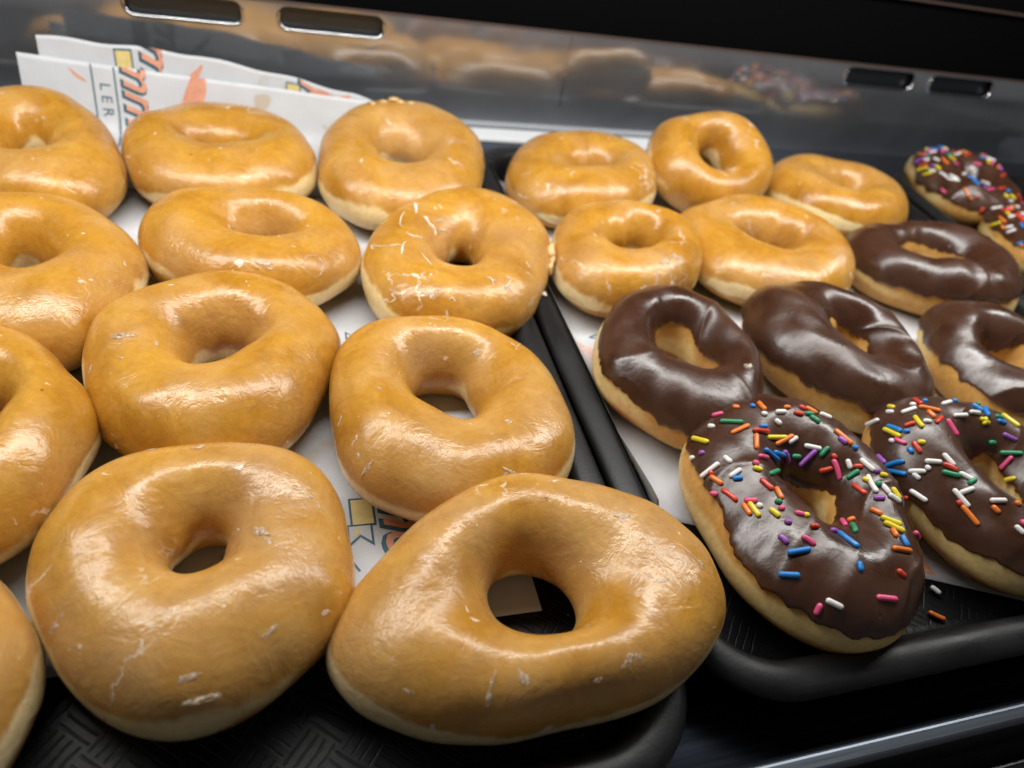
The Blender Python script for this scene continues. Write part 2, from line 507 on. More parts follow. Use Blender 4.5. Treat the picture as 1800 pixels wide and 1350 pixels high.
for k, c in SPR.items():
    M['spr_' + k] = simple('sugar_' + SPRW[k], c, 0.32, 0.0, 0.5, bump=(900, 0.12, 0.0003), var=(500, 0.9, 1.1))

# ------------------------------------------------------------------ the case
PY = 0.467          # front face of the steel back panel
def struct(name, bm, mat, smooth=False):
    o = link(name, bm_mesh(name, bm, smooth), [mat])
    o['kind'] = 'structure'
    return o
shelf = struct('shelf_floor', box_bm(-0.9, 1.2, 0.046, 0.50, -0.012, 0.0, 0.0008), M['shelf'])
backing = struct('back_wall', box_bm(-0.9, 1.3, 0.497, 0.507, -0.02, 0.60), M['black'])

top_blocker = struct('unseen_light_blocker', box_bm(-0.9, 1.3, 0.03, 0.51, 0.385, 0.40), M['black'])  # unseen slab added overhead to block world light and darken the steel reflections

# front edge of the shelf: upturned steel lip, dark track, brown bar painted as a reflection
rail = empty('shelf_front_rail', (0.2, 0.045, 0.0))
tag(rail, 'stainless steel front rail of the display shelf with bright upper edge', 'rail')
def part(name, bm, mat, parent, smooth=False):
    o = link(name, bm_mesh(name, bm, smooth), [mat], parent)
    o.matrix_parent_inverse = Matrix.Translation(-Vector(parent.location))
    return o
part('steel_lip', box_bm(-0.9, 1.2, 0.0405, 0.0465, -0.02, 0.0075, 0.0016, 4), M['rail'], rail)
part('track_bar', box_bm(-0.9, 1.2, 0.026, 0.0345, -0.03, -0.004, 0.002, 3), M['blackgloss'], rail)
part('track_groove', box_bm(-0.9, 1.2, 0.0, 0.041, -0.04, -0.014), M['blackgloss'], rail)
part('outer_bar', box_bm(-0.9, 1.2, 0.006, 0.0145, -0.03, -0.006, 0.002, 3), M['brown'], rail)

# steel back panel with pressed slots
def rrect(x0, x1, z0, z1, r, n=8):
    pts = []
    for cx, cz, a0 in ((x1 - r, z1 - r, 0), (x0 + r, z1 - r, 90), (x0 + r, z0 + r, 180), (x1 - r, z0 + r, 270)):
        for k in range(n + 1):
            a = math.radians(a0 + 90 * k / n)
            pts.append((cx + r * math.cos(a), cz + r * math.sin(a)))
    return pts
PT = 0.0662
SLOTS = [(-0.0815, -0.0185, 0.0522, 0.0650), (0.0015, 0.0640, 0.0522, 0.0650), (0.415, 0.481, 0.0522, 0.0650), (0.497, 0.563, 0.0522, 0.0650)]
panel = empty('steel_back_panel', (0.2, PY, 0.0))
panel.rotation_euler = (math.radians(-6.0), 0, 0)      # leans back
tag(panel, 'brushed stainless steel back panel with oval slots, mirroring the doughnuts', 'panel')
def slab_with_holes(name, x0, x1, z0, z1, holes, y, t):
    cu = bpy.data.curves.new(name, 'CURVE'); cu.dimensions = '2D'; cu.fill_mode = 'BOTH'
    cu.extrude = t / 2
    for pts in [[(x0, z0), (x1, z0), (x1, z1), (x0, z1)]] + [rrect(*h, 0.0055) for h in holes]:
        sp = cu.splines.new('POLY'); sp.points.add(len(pts) - 1); sp.use_cyclic_u = True
        for q, (a, b) in zip(sp.points, pts): q.co = (a, b, 0, 1)
    tmp = bpy.data.objects.new('tmp', cu); COL.objects.link(tmp)
    me = bpy.data.meshes.new_from_object(tmp.evaluated_get(bpy.context.evaluated_depsgraph_get()))
    bpy.data.objects.remove(tmp)
    me.transform(Matrix.Translation((0, y + t / 2, 0)) @ Matrix.Rotation(math.pi / 2, 4, 'X'))
    me.materials.clear(); me.name = name
    return me
for x0, x1, hs in ((-0.9, 0.1878, SLOTS[:2]), (0.1878, 1.25, SLOTS[2:])):
    o = link('panel_sheet', slab_with_holes('panel_sheet', x0, x1, -0.012, PT, hs, PY, 0.0012), [M['panel']], panel)
    o.matrix_parent_inverse = Matrix.Translation(-Vector(panel.location))
def tube(pts, r, seg=8, closed=True):
    P = np.array(pts, float); n = len(P)
    T = np.roll(P, -1, 0) - np.roll(P, 1, 0) if closed else np.gradient(P, axis=0)
    T /= np.linalg.norm(T, axis=1, keepdims=True)
    up = np.array([0, 1.0, 0]) if abs(T[0][1]) < 0.9 else np.array([1.0, 0, 0])
    ring = []
    for p, t in zip(P, T):
        b = np.cross(t, up); b /= np.linalg.norm(b); c = np.cross(b, t)
        ring.append([p + r * (math.cos(a) * b + math.sin(a) * c) for a in np.linspace(0, 2 * math.pi, seg, endpoint=False)])
    return np.array(ring)
M['recess'] = simple('slot_recess_steel', (0.10, 0.11, 0.12), 0.35, 1.0)
for s in SLOTS:
    part('slot_recess', box_bm(s[0] - 0.001, s[1] + 0.001, PY + 0.0045, PY + 0.0055, s[2] - 0.002, s[3] + 0.001), M['recess'], panel)
    rp = rrect(*s, 0.0055)
    rp = rp[15:] + rp[:3]
    pts = [(a, PY - 0.0003, b) for a, b in rp]
    o = link('slot_rim', grid_mesh('slot_rim', tube(pts, 0.0011, closed=False), False, True), [M['chrome']], panel)
    o.matrix_parent_inverse = Matrix.Translation(-Vector(panel.location))
part('top_edge', box_bm(-0.9, 1.25, PY - 0.0006, PY + 0.0022, PT, PT + 0.0012, 0.0003), M['trim'], panel)
part('seam', box_bm(0.1876, 0.1882, PY - 0.0006, PY - 0.0001, 0.020, PT - 0.001), M['chrome'], panel)
part('wall_trim', box_bm(0.25, 1.25, 0.4800, 0.4820, 0.112, 0.1135, 0.0004), M['trim'], panel)
strip = link('ledge_glare_strip', bm_mesh('ledge_glare_strip', box_bm(-0.16, 0.31, 0.4475, 0.4655, 0.0, 0.0022, 0.0005), False), [M['strip']])  # glare on the steel ledge, painted as a white strip
tag(strip, 'narrow white strip painted as the bright glare along the foot of the steel panel', 'strip')

# ------------------------------------------------------------------ trays
def round_rect_ring(x0, x1, y0, y1, r, n=10, ns=14):
    pts = []
    cs = ((x1 - r, y1 - r, 0), (x0 + r, y1 - r, 90), (x0 + r, y0 + r, 180), (x1 - r, y0 + r, 270))
    for i, (cx, cy, a0) in enumerate(cs):
        arc = [(cx + r * math.cos(math.radians(a0 + 90 * k / n)), cy + r * math.sin(math.radians(a0 + 90 * k / n))) for k in range(n + 1)]
        pts += arc
        nx = cs[(i + 1) % 4]
        e = (nx[0] + r * math.cos(math.radians(nx[2])), nx[1] + r * math.sin(math.radians(nx[2])))
        s = arc[-1]
        for k in range(1, ns):
            pts.append((s[0] + (e[0] - s[0]) * k / ns, s[1] + (e[1] - s[1]) * k / ns))
    return pts
FLOOR = 0.003
LIP = 0.0165
def make_tray(x0, x1, y0, y1, label):
    # (inset, z) running from the underside over the rolled lip down to the floor
    prof = [(0.0205, 0.0002), (0.0180, 0.0006), (0.0125, 0.0105), (0.006, 0.0125), (0.001, 0.0118), (0.0, 0.0128), (0.0002, 0.0142),
            (0.0012, 0.0156), (0.003, LIP - 0.0001), (0.006, LIP + 0.0002), (0.0085, LIP), (0.0105, LIP - 0.0008), (0.0122, LIP - 0.0026),
            (0.0148, 0.0075), (0.0158, 0.0047), (0.0170, 0.0035), (0.0190, FLOOR)]
    rings, fl = [], []
    cx, cy = (x0 + x1) / 2, (y0 + y1) / 2
    R = 0.034
    base = round_rect_ring(x0, x1, y0, y1, R)
    for ins, z in prof:
        rr = max(R - ins, 0.008)
        pts = round_rect_ring(x0 + ins, x1 - ins, y0 + ins, y1 - ins, rr)
        rings.append([(x - cx, y - cy, z) for x, y in pts]); fl.append([1.0 if ins > 0.0185 and z > 0.002 else 0.0] * len(pts))
    P = np.array(rings).transpose(1, 0, 2)
    F = np.array(fl).T
    me = grid_mesh('tray_rim', P, True, False, {'floor': F}, flip=False)
    root = empty('serving_tray', (cx, cy, 0))
    tag(root, label, 'tray', 'black serving trays side by side')
    link('rim', me, [M['tray']], root)
    # floor sheet, top and underside
    bm = bmesh.new()
    n = P.shape[0]
    vt = [bm.verts.new(P[k, -1]) for k in range(n)]
    ft = bm.faces.new(vt)
    vb = [bm.verts.new(P[k, 0]) for k in range(n)]
    fb = bm.faces.new(vb[::-1])
    me2 = bm_mesh('tray_base', bm)
    a = me2.attributes.new('floor', 'FLOAT', 'POINT'); a.data.foreach_set('value', [1.0] * len(me2.vertices))
    link('base', me2, [M['tray']], root)
    return root
make_tray(-0.19, 0.1058, 0.044, 0.440, 'black plastic tray holding only glazed doughnuts, its front corner beside the steel shelf')
make_tray(0.1072, 0.416, 0.0580, 0.411, 'black plastic tray with glazed, plain chocolate and two sprinkled chocolate doughnuts')
make_tray(0.423, 0.725, 0.058, 0.409, 'black plastic tray at the far end under two small sprinkled doughnuts')

# ------------------------------------------------------------------ paper liners
PZ = FLOOR + 0.0005
def liner_mesh(name, P, t=0.00012):
    """sheet with a real, paper-thin thickness"""
    n = normals(P, False, False)
    Q = P - n * t
    nu, nv = P.shape[:2]
    # closed strip around v: top row forward, bottom row backward
    G = np.concatenate([P, Q[:, ::-1]], 1)
    return grid_mesh(name, G, False, True)

class Sheet:
    """a paper sheet as a function of (u, v) in metres: u along x, v along y, v past V1 rises up the back"""
    def __init__(self, f, u0, u1, v0, v1, nu, nv):
        self.f = f; self.v1 = v1
        U, V = np.meshgrid(np.linspace(u0, u1, nu), np.linspace(v0, v1, nv), indexing='ij')
        self.P = f(U, V)
        n = normals(self.P, False, False)
        self.sgn = 1.0
    def at(self, U, V, off):
        e = 1e-4
        P = self.f(U, V); du = self.f(U + e, V) - P; dv = self.f(U, V + e) - P
        n = np.cross(du, dv); n /= np.linalg.norm(n, axis=-1, keepdims=True)
        return P + n * off

lump = Lumps(5, (40, 90), (0.0004, 0.0002))
def back_sheet(U, V, v1, ve, ang, ztop, dz, seed):
    """flat on the tray, then standing up behind the doughnuts to the height ztop(U)"""
    r = 0.016
    st = r * ang + (ztop - r * (1 - math.cos(ang))) / math.sin(ang)
    s_ = np.maximum(V - v1, 0) / (ve - v1) * st
    a = np.minimum(s_ / r, ang)
    rest = np.maximum(s_ - r * ang, 0)
    y = np.where(V > v1, v1 + r * np.sin(a) + rest * math.cos(ang), V)
    z = np.where(V > v1, r * (1 - np.cos(a)) + rest * math.sin(ang), 0)
    P = np.stack([U + 0 * V, y - 0.012 * U, PZ + dz + z], -1)
    w = np.clip((V - v1 + 0.02) / 0.03, 0, 1)
    lp = lump(P * np.array([1.0, 0.0, 0.5]) + seed)
    P[..., 1] += 4.0 * w * lp
    P[..., 2] += np.abs(lp) * 0.15
    return P
def left_front(U, V):
    return back_sheet(U, V, 0.409, 0.45, 1.25, 0.0365 - 0.055 * np.clip(U + 0.13, 0, 1), 0.0, 0.0)
def left_back(U, V):
    zt = 0.0006 * np.sin(160 * U) + np.interp(U, [-0.125, -0.08, -0.042, 0.0, 0.042, 0.075], [0.0440, 0.0430, 0.0410, 0.0350, 0.0280, 0.018])
    return back_sheet(U, V, 0.415, 0.455, 1.32, zt, 0.0003, 0.0)
sheetA = Sheet(left_front, -0.130, 0.0725, 0.104, 0.450, 70, 150)
sheetB = Sheet(left_back, -0.1205, 0.070, 0.36, 0.455, 70, 60)

def right_liner(U, V):
    # runs up the near wall of the tray on its left, more and more towards the front
    bend = 0.1300
    s = np.maximum(bend - U, 0)
    ang = 1.02 + 0.22 * np.clip((0.165 - V) / 0.03, 0, 1)
    r = 0.006
    a = np.minimum(s / r, ang)
    rest = np.maximum(s - r * ang, 0)
    x = np.where(s > 0, bend - r * np.sin(a) - rest * np.cos(ang), U)
    z = np.where(s > 0, r * (1 - np.cos(a)) + rest * np.sin(ang), 0 * U)
    y = V - 0.42 * np.clip(U - 0.134, 0, 0.13) * np.clip((0.23 - V) / 0.1, 0, 1)
    P = np.stack([x, y, PZ + z], -1)
    P[..., 2] += np.abs(lump(P + 3.0)) * 0.5
    return P
sheetC = Sheet(right_liner, 0.1110, 0.398, 0.130, 0.385, 90, 80)

linerA = link('tray_liner', liner_mesh('tray_liner', sheetA.P), [M['paper']])
tag(linerA, 'white printed paper liner under the glazed doughnuts, its torn-off edge curling up at the back', 'paper liner', 'printed paper liners')
linerB = link('tray_liner', liner_mesh('tray_liner', sheetB.P), [M['paper']])
tag(linerB, 'second printed paper sheet standing highest behind the other, against the steel panel', 'paper liner', 'printed paper liners')
linerC = link('tray_liner', liner_mesh('tray_liner', sheetC.P), [M['paper']])
tag(linerC, 'paper liner under the chocolate doughnuts, turned up along the tray side', 'paper liner', 'printed paper liners')
for o in (linerA, linerB, linerC):
    o.data.polygons.foreach_set('use_smooth', [True] * len(o.data.polygons))

# ---- printing on the liners: flat coloured shapes that follow the sheet
def fill_poly(pts):
    bm = bmesh.new()
    vs = [bm.verts.new((x, y, 0)) for x, y in pts]
    bm.faces.new(vs)
    bmesh.ops.triangulate(bm, faces=bm.faces[:])
    return bm
def text_bm(txt, size, shear=0.0, offset=0.0):
    cu = bpy.data.curves.new('t', 'FONT'); cu.body = txt; cu.size = size; cu.shear = shear; cu.offset = offset
    cu.align_x = 'CENTER'; cu.align_y = 'CENTER'; cu.resolution_u = 3
    tmp = bpy.data.objects.new('tmp', cu); COL.objects.link(tmp)
    me = bpy.data.meshes.new_from_object(tmp.evaluated_get(bpy.context.evaluated_depsgraph_get()))
    bpy.data.objects.remove(tmp)
    bm = bmesh.new(); bm.from_mesh(me)
    bmesh.ops.triangulate(bm, faces=bm.faces[:])
    return bm
def put(sheet, parent, bm, mat, u, v, rot, level, name='printed_mark', s=1.0):
    bmesh.ops.subdivide_edges(bm, edges=[e for e in bm.edges if e.calc_length() > 0.006], cuts=3, use_grid_fill=True)
    bmesh.ops.triangulate(bm, faces=bm.faces[:])
    c, sn = math.cos(rot), math.sin(rot)
    co = np.array([v_.co[:2] for v_ in bm.verts]) * s
    U = u + c * co[:, 0] - sn * co[:, 1]; V = np.minimum(v + sn * co[:, 0] + c * co[:, 1], sheet.v1)
    P = sheet.at(U, V, 0.00012 + 0.00010 * level)
    for v_, p in zip(bm.verts, P): v_.co = p
    link(name, bm_mesh(name, bm), [mat], parent)
def frame_pts(x0, x1, y0, y1, w):
    return [[(x0, y0), (x1, y0), (x1, y0 + w), (x0, y0 + w)], [(x0, y1 - w), (x1, y1 - w), (x1, y1), (x0, y1)],
            [(x0, y0 + w), (x0 + w, y0 + w), (x0 + w, y1 - w), (x0, y1 - w)], [(x1 - w, y0 + w), (x1, y0 + w), (x1, y1 - w), (x1 - w, y1 - w)]]
def arc_seg(r, a0, a1, n=18):
    return [(r * math.cos(math.radians(a0 + (a1 - a0) * k / n)), r * math.sin(math.radians(a0 + (a1 - a0) * k / n))) for k in range(n + 1)]
def ribbon(sheet, par, u, v, rot, s=1.0, letter=None):
    """yellow ribbon block outlined in navy with swallow-tail end"""
    put(sheet, par, fill_poly([(-0.0062, -0.0045), (0.0062, -0.0045), (0.0062, 0.0045), (-0.0062, 0.0045)]), M['ink_navy'], u, v, rot, 0, s=s)
    put(sheet, par, fill_poly([(-0.0054, -0.0037), (0.0054, -0.0037), (0.0054, 0.0037), (-0.0054, 0.0037)]), M['ink_yellow'], u, v, rot, 1, s=s)
    c, sn = math.cos(rot), math.sin(rot)
    tu, tv = u + s * (0.0095 * c + 0.0015 * sn), v + s * (0.0095 * sn - 0.0015 * c)
    put(sheet, par, fill_poly([(-0.0042, -0.0045), (0.0052, -0.0045), (0.0012, 0.0), (0.0052, 0.0045), (-0.0042, 0.0045)]), M['ink_navy'], tu, tv, rot, 0, s=s)
    put(sheet, par, fill_poly([(-0.0034, -0.0037), (0.0034, -0.0037), (0.0002, 0.0), (0.0034, 0.0037), (-0.0034, 0.0037)]), M['paper'], tu, tv, rot, 1, s=s)
    put(sheet, par, fill_poly([(-0.0030, -0.0008), (0.0016, -0.0030), (-0.0002, 0.0), (-0.0030, 0.0)]), M['ink_yellow'], tu, tv, rot, 2, s=s)
def script(sheet, par, txt, u, v, rot, size):
    put(sheet, par, text_bm(txt, size, 0.35, 0.0010), M['ink_navy'], u - 0.0008, v - 0.0006, rot, 0)
    put(sheet, par, text_bm(txt, size, 0.35, 0.0002), M['ink_orange'], u, v, rot, 1)
def petal(sheet, par, u, v, rot, r, a0=0, a1=180, mat='ink_orange'):
    put(sheet, par, fill_poly(arc_seg(r, a0, a1)), M[mat], u, v, rot, 0)
DN = -math.pi / 2
# standing layers at the back (writing runs down the sheet)
petal(sheetA, linerA, -0.0985, 0.450, 0, 0.009, 200, 270)
for du in (-0.0035, 0.0075):
    put(sheetA, linerA, fill_poly([(-0.022, -0.0004), (0.022, -0.0004), (0.022, 0.0004), (-0.022, 0.0004)]), M['ink_navy'], -0.0925 + du, 0.4275, DN, 0)
put(sheetA, linerA, text_bm('L E R', 0.0075), M['ink_navy'], -0.0905, 0.4335, DN, 0)
script(sheetA, linerA, 'mmm', -0.0735, 0.4310, DN, 0.024)
petal(sheetA, linerA, -0.0590, 0.4470, DN + 0.15, 0.0200, 0, 120)
petal(sheetA, linerA, -0.056, 0.418, DN, 0.013, 0, 180, 'ink_pink')
ribbon(sheetB, linerB, -0.0800, 0.4475, DN)
script(sheetB, linerB, 'mm', -0.0640, 0.4430, DN, 0.022)
petal(sheetB, linerB, -0.0510, 0.4540, DN, 0.011, -10, 80)
put(sheetB, linerB, text_bm('M', 0.008), M['ink_navy'], -0.0035, 0.4440, 0.1, 0)
ribbon(sheetB, linerB, 0.0080, 0.4465, DN, 0.9)
script(sheetB, linerB, 'Kr', 0.0180, 0.4460, DN, 0.019)
petal(sheetB, linerB, 0.0275, 0.4515, DN, 0.013, -60, 100)
petal(sheetB, linerB, 0.0240, 0.4360, DN + 0.4, 0.017, 60, 170)
# floor of the glazed tray
ribbon(sheetA, linerA, 0.0250, 0.2325, math.pi / 2, 0.85)
script(sheetA, linerA, 'Kr', 0.0385, 0.226, math.pi / 2, 0.020)
ribbon(sheetA, linerA, 0.0205, 0.1485, DN, 0.95)
script(sheetA, linerA, 'me', 0.034, 0.1445, DN, 0.022)
put(sheetA, linerA, text_bm('M', 0.007), M['ink_navy'], 0.0150, 0.1265, 0.5, 0)
script(sheetA, linerA, 'Kreme', 0.0000, 0.300, DN, 0.02)
petal(sheetA, linerA, 0.052, 0.115, 0, 0.02, 90, 200, 'ink_pink')
# liner of the chocolate tray
put(sheetC, linerC, text_bm('AM', 0.008), M['ink_navy'], 0.1395, 0.2330, 2.0, 0)
petal(sheetC, linerC, 0.1340, 0.228, 0, 0.009, 150, 330, 'ink_pink')
petal(sheetC, linerC, 0.1215, 0.172, 1.2, 0.009, 0, 180, 'ink_orange')
script(sheetC, linerC, 'me', 0.1230, 0.148, 1.57, 0.012)
put(sheetC, linerC, fill_poly([(-0.008, -0.006), (0.007, -0.006), (0.007, 0.007), (-0.008, 0.007)]), M['ink_orange'], 0.2190, 0.138, 0.0, 0)

# ------------------------------------------------------------------ doughnuts
# centre x, y, outer radius, outline harmonics (2, 3, 4), hole offset x, y, tilt about x, y
FIT = {
'A1': [-0.114, 0.361, 0.046, -0.0753, -0.1301, -0.0185, -0.0259, -0.0065, 0.0011, 0.0007, 0.003, 0.0268, 0.0073],
'A2': [-0.0296, 0.3709, 0.0476, -0.0352, -0.004, 0.0069, -0.0048, -0.0149, -0.0117, -0.0011, -0.0, 0.0112, -0.0007],
'A3': [0.0642, 0.3699, 0.0524, -0.0891, 0.0743, 0.0189, 0.002, -0.0049, 0.0087, -0.0012, 0.0012, 0.0537, -0.0203],
'B1': [-0.0965, 0.262, 0.045, -0.0838, -0.0566, 0.0003, 0.015, 0.02, 0.0265, -0.0015, 0.0075, -0.0006, 0.0071],
'B2': [-0.0131, 0.2838, 0.0422, 0.0926, -0.0422, 0.0015, 0.0297, -0.0046, -0.008, 0.0018, 0.0046, -0.033, 0.0115],
'B3': [0.0785, 0.2744, 0.0497, -0.0615, 0.1195, 0.0068, 0.0159, 0.0094, 0.0013, -0.0008, 0.0009, 0.0222, -0.0158],
'C1': [-0.0968, 0.1774, 0.0402, -0.139, -0.0182, -0.0078, 0.0004, 0.0281, 0.01, 0.0024, 0.0026, -0.0045, 0.0055],
'C2': [-0.0251, 0.211, 0.0457, -0.0676, 0.0372, 0.0045, 0.0325, 0.0125, -0.0054, -0.001, 0.0021, -0.0005, -0.0002],
'C3': [0.0544, 0.1779, 0.0468, -0.0373, -0.0374, 0.0152, 0.0055, -0.0258, 0.0075, 0.0002, 0.0065, -0.0018, 0.0017],
'D2': [-0.0268, 0.1249, 0.0433, -0.007, -0.0298, -0.0004, 0.0215, -0.0084, -0.0123, -0.0007, 0.0018, 0.0025, -0.0148],
'D3': [0.0682, 0.1003, 0.0497, 0.2202, 0.0609, -0.0167, -0.0477, -0.0038, -0.002, -0.0032, -0.0033, 0.0119, -0.0263],
'D1': [-0.0959, 0.0938, 0.037, -0.1047, -0.0246, 0.0064, 0.0029, 0.0131, 0.0118, 0.0061, 0.0007, -0.0013, 0.0],
'E1': [0.1709, 0.3622, 0.0462, 0.0164, 0.1115, -0.0071, -0.0158, -0.014, 0.0049, 0.0039, 0.0027, 0.0028, -0.0269],
'E2': [0.2569, 0.3767, 0.0397, 0.0419, 0.0401, 0.0031, 0.0074, -0.0052, -0.0106, -0.0002, 0.0009, 0.4072, 0.003],
'E3': [0.3496, 0.3525, 0.0449, 0.0727, 0.0106, 0.0012, 0.0042, -0.0137, -0.0207, -0.0008, 0.0005, -0.0104, -0.0023],
'F1': [0.1656, 0.28, 0.0414, 0.0221, 0.0948, 0.0388, -0.006, -0.0122, -0.001, 0.0046, 0.0041, -0.0165, -0.0046],
'F2': [0.2508, 0.287, 0.048, -0.0032, -0.0175, -0.0003, -0.0133, -0.0081, -0.015, 0.006, 0.0026, -0.0027, 0.0025],
'G1': [0.1582, 0.1978, 0.0404, -0.1147, 0.0356, -0.0507, 0.0034, 0.0113, 0.0058, 0.0046, 0.0049, 0.0093, 0.0156],
'G2': [0.2414, 0.1993, 0.0419, -0.0664, -0.0569, -0.0148, 0.0195, -0.0022, 0.0115, 0.0076, 0.0033, 0.0328, 0.0442],
'G3': [0.3349, 0.1849, 0.041, -0.0391, -0.0017, 0.0097, -0.0175, 0.015, 0.0232, -0.0006, 0.0025, 0.0116, 0.0141],
'G4': [0.3605, 0.2703, 0.0472, 0.1167, -0.0107, -0.0144, 0.0607, 0.0103, 0.003, -0.001, 0.0009, -0.0262, -0.0276],
'H1': [0.1723, 0.1189, 0.0461, -0.1304, 0.0185, 0.0062, 0.0144, -0.0094, -0.0085, 0.0026, 0.0038, 0.002, 0.0101],
'H2': [0.261, 0.1184, 0.0455, 0.0034, -0.0306, 0.0266, 0.0154, -0.0348, -0.015, 0.0007, 0.0021, 0.0323, 0.0389],
'H3': [0.4745, 0.3753, 0.0417, -0.0452, 0.0499, 0.0073, 0.0006, -0.0091, 0.0152, 0.0028, -0.0014, 0.0047, 0.0243],
'H4': [0.4791, 0.2966, 0.0423, 0.0109, 0.0024, 0.0081, 0.0023, -0.0093, 0.0092, -0.0011, 0.002, -0.0163, 0.0124],
}
HOLE = {'A1': .0110, 'A2': .0085, 'A3': .0130, 'B1': .0100, 'B2': .0075, 'B3': .0100, 'C1': .0100, 'C2': .0085, 'C3': .0130, 'D2': .0075,
        'D3': .0145, 'D1': .0090, 'E1': .0085, 'E2': .0100, 'E3': .0115, 'F1': .0095, 'F2': .0080, 'G1': .0140, 'G2': .0105, 'G3': .0120,
        'G4': .0150, 'H1': .0115, 'H2': .0105, 'H3': .0080, 'H4': .0090}
def height(key): return 0.030 if key[0] in 'GH' else 0.031
# rows in the tray of glazed doughnuts are counted from the steel panel
LABELS = {
'A1': 'glazed doughnut in the back corner in front of the standing paper',
'A2': 'glazed doughnut with a slit-like hole in the back row, backed by printed paper',
'A3': 'large glazed doughnut in the back row with a crumb of glaze on its top edge',
'B1': 'glazed doughnut with a wide dark hole, cut by the picture edge in the second row',
'B2': 'wide glazed doughnut with a small hole, second row, white glaze ring near its front',
'B3': 'glazed doughnut with white cracked glaze lines, touching the tray rim in the second row',
'C1': 'glazed doughnut in the third row whose hole lies outside the picture',
'C2': 'smooth squarish glazed doughnut in the middle of the glazed tray, small dark hole',
'C3': 'glazed doughnut whose hole shows white paper, next to the tray gap',
'D2': 'big glazed doughnut in the front row with a deep funnel-shaped dark hole',
'D3': 'biggest glazed doughnut, oval, nearest the camera, black tray seen through its hole',
'D1': 'sliver of a glazed doughnut in the bottom corner beside the front row',
'E1': 'small glazed doughnut at the back corner of the mixed tray, beside the black rim',
'E2': 'glazed doughnut tilted up on the rim at the back of the mixed tray',
'E3': 'flat glazed doughnut at the back of the mixed tray, nearest the small sprinkled ones',
'F1': 'glazed doughnut right behind the leftmost chocolate one, shiny crust on its front',
'F2': 'glazed doughnut with a long narrow hollow, behind two chocolate doughnuts',
'G1': 'chocolate iced doughnut with a large open hole, beside the turned-up paper',
'G2': 'chocolate iced doughnut with a small hole in the middle of the chocolate ones',
'G3': 'chocolate iced doughnut cut by the picture edge behind the second sprinkled one',
'G4': 'wide chocolate iced doughnut farthest back, next to plain glazed ones',
'H1': 'chocolate doughnut with rainbow sprinkles nearest the tray corner',
'H2': 'chocolate doughnut with rainbow sprinkles at the picture edge, lying on the paper',
'H3': 'small sprinkled chocolate doughnut at the very back of the far tray',
'H4': 'sprinkled chocolate doughnut at the far edge, only its rim in the picture',
}

# holes pressed out of round: length, width, direction
SLIT = {'A2': (1.55, 0.60, -0.1), 'B2': (1.30, 0.62, 0.0), 'F2': (1.75, 0.70, -0.45), 'E1': (1.35, 0.70, 0.1), 'E3': (1.2, 0.75, 0.0),
        'G4': (1.25, 0.85, 0.0), 'F1': (1.2, 0.85, 0.2), 'C2': (1.15, 0.9, 0.4), 'D3': (0.95, 1.05, 0.1), 'G1': (1.15, 0.85, 2.0)}

def cross(P, T, S, key, seed):
    """point of the dough surface at angle T and cross-section angle S (0 outer side, pi/2 crest, pi hole side, 3pi/2 underside)"""
    cx, cy, R0, a2, b2, a3, b3, a4, b4, hx, hy = P[:11]
    Rin0 = HOLE[key]; HH = height(key)
    el = math.hypot(a2, b2); pe = 0.5 * math.atan2(b2, a2)
    sh = 1 / np.sqrt((np.cos(T - pe) / (1 + el)) ** 2 + (np.sin(T - pe) / (1 - el)) ** 2)
    Ro = R0 * sh * (1 + a3 * np.cos(3 * T) + b3 * np.sin(3 * T) + a4 * np.cos(4 * T) + b4 * np.sin(4 * T))
    sh = sh - 1
    r = np.random.RandomState(seed)
    ph = r.uniform(0, 6.28, 4)
    Rin = Rin0 * (1 + 0.7 * sh + 0.10 * np.cos(2 * T + ph[0]) + 0.07 * np.cos(3 * T + ph[1]) + 0.03 * np.cos(5 * T + ph[2]))
    if key == 'D3': Rin = Rin0 * (1 + 0.05 * np.cos(2 * T + 1.0)) + 0 * T
    if key in SLIT:
        p_, q_, a_ = SLIT[key]
        Rin = Rin / np.sqrt((np.cos(T - a_) / p_) ** 2 + (np.sin(T - a_) / q_) ** 2)
    Ro = Ro * (1 + 0.010 * np.cos(5 * T + ph[3]) + 0.007 * np.cos(7 * T + ph[1]))
    mid = Rin + (Ro - Rin) * 0.47; a = np.where(np.cos(S) > 0, Ro - mid, mid - Rin)
    c, s = np.cos(S), np.sin(S)
    e = np.where(c > 0, np.where(s > 0, 0.97, 0.88), np.where(s > 0, 1.08, 0.95))
    ce = np.sign(c) * np.abs(c) ** e; se = np.sign(s) * np.abs(s) ** e
    k = (ce + 1) / 2
    rr = mid + a * ce
    top = 0.56 * HH * (1 + 0.04 * np.cos(T + ph[3]))
    z = np.where(se > 0, 0.44 * HH + top * se, 0.44 * HH + 0.50 * HH * se)
    # the hole opens like a funnel
    # soft flat underside
    d = 0.004
    z = np.where(z < d, d * np.exp(np.minimum(z - d, 0) / d) * 0.5 + np.maximum(z, 0) * 0.5, z)
    z = z - d * 0.30
    rr = rr * np.where(se < 0, 1 - 0.12 * se * se * k, 1)
    # waist where the two fried halves meet
    sw = (S + math.pi) % (2 * math.pi) - math.pi
    rr = rr - 0.0009 * np.exp(-((sw + 0.42) / 0.12) ** 2) * (0.5 + 0.5 * np.sin(2 * T + ph[1]))
    x = rr * np.cos(T) + hx * (1 - k); y = rr * np.sin(T) + hy * (1 - k)
    return np.stack([x, y, z], -1)

def doughnut_arrays(key, seed, T, S):
    P = cross(FIT[key], T, S, key, seed)
    lm = Lumps(seed, (65, 140, 320), (0.0015, 0.0007, 0.00018))
    n = normals(P, True, False)
    up = np.clip((P[..., 2:3] - 0.002) / 0.008, 0, 1)
    return P + n * lm(P)[..., None] * up, n

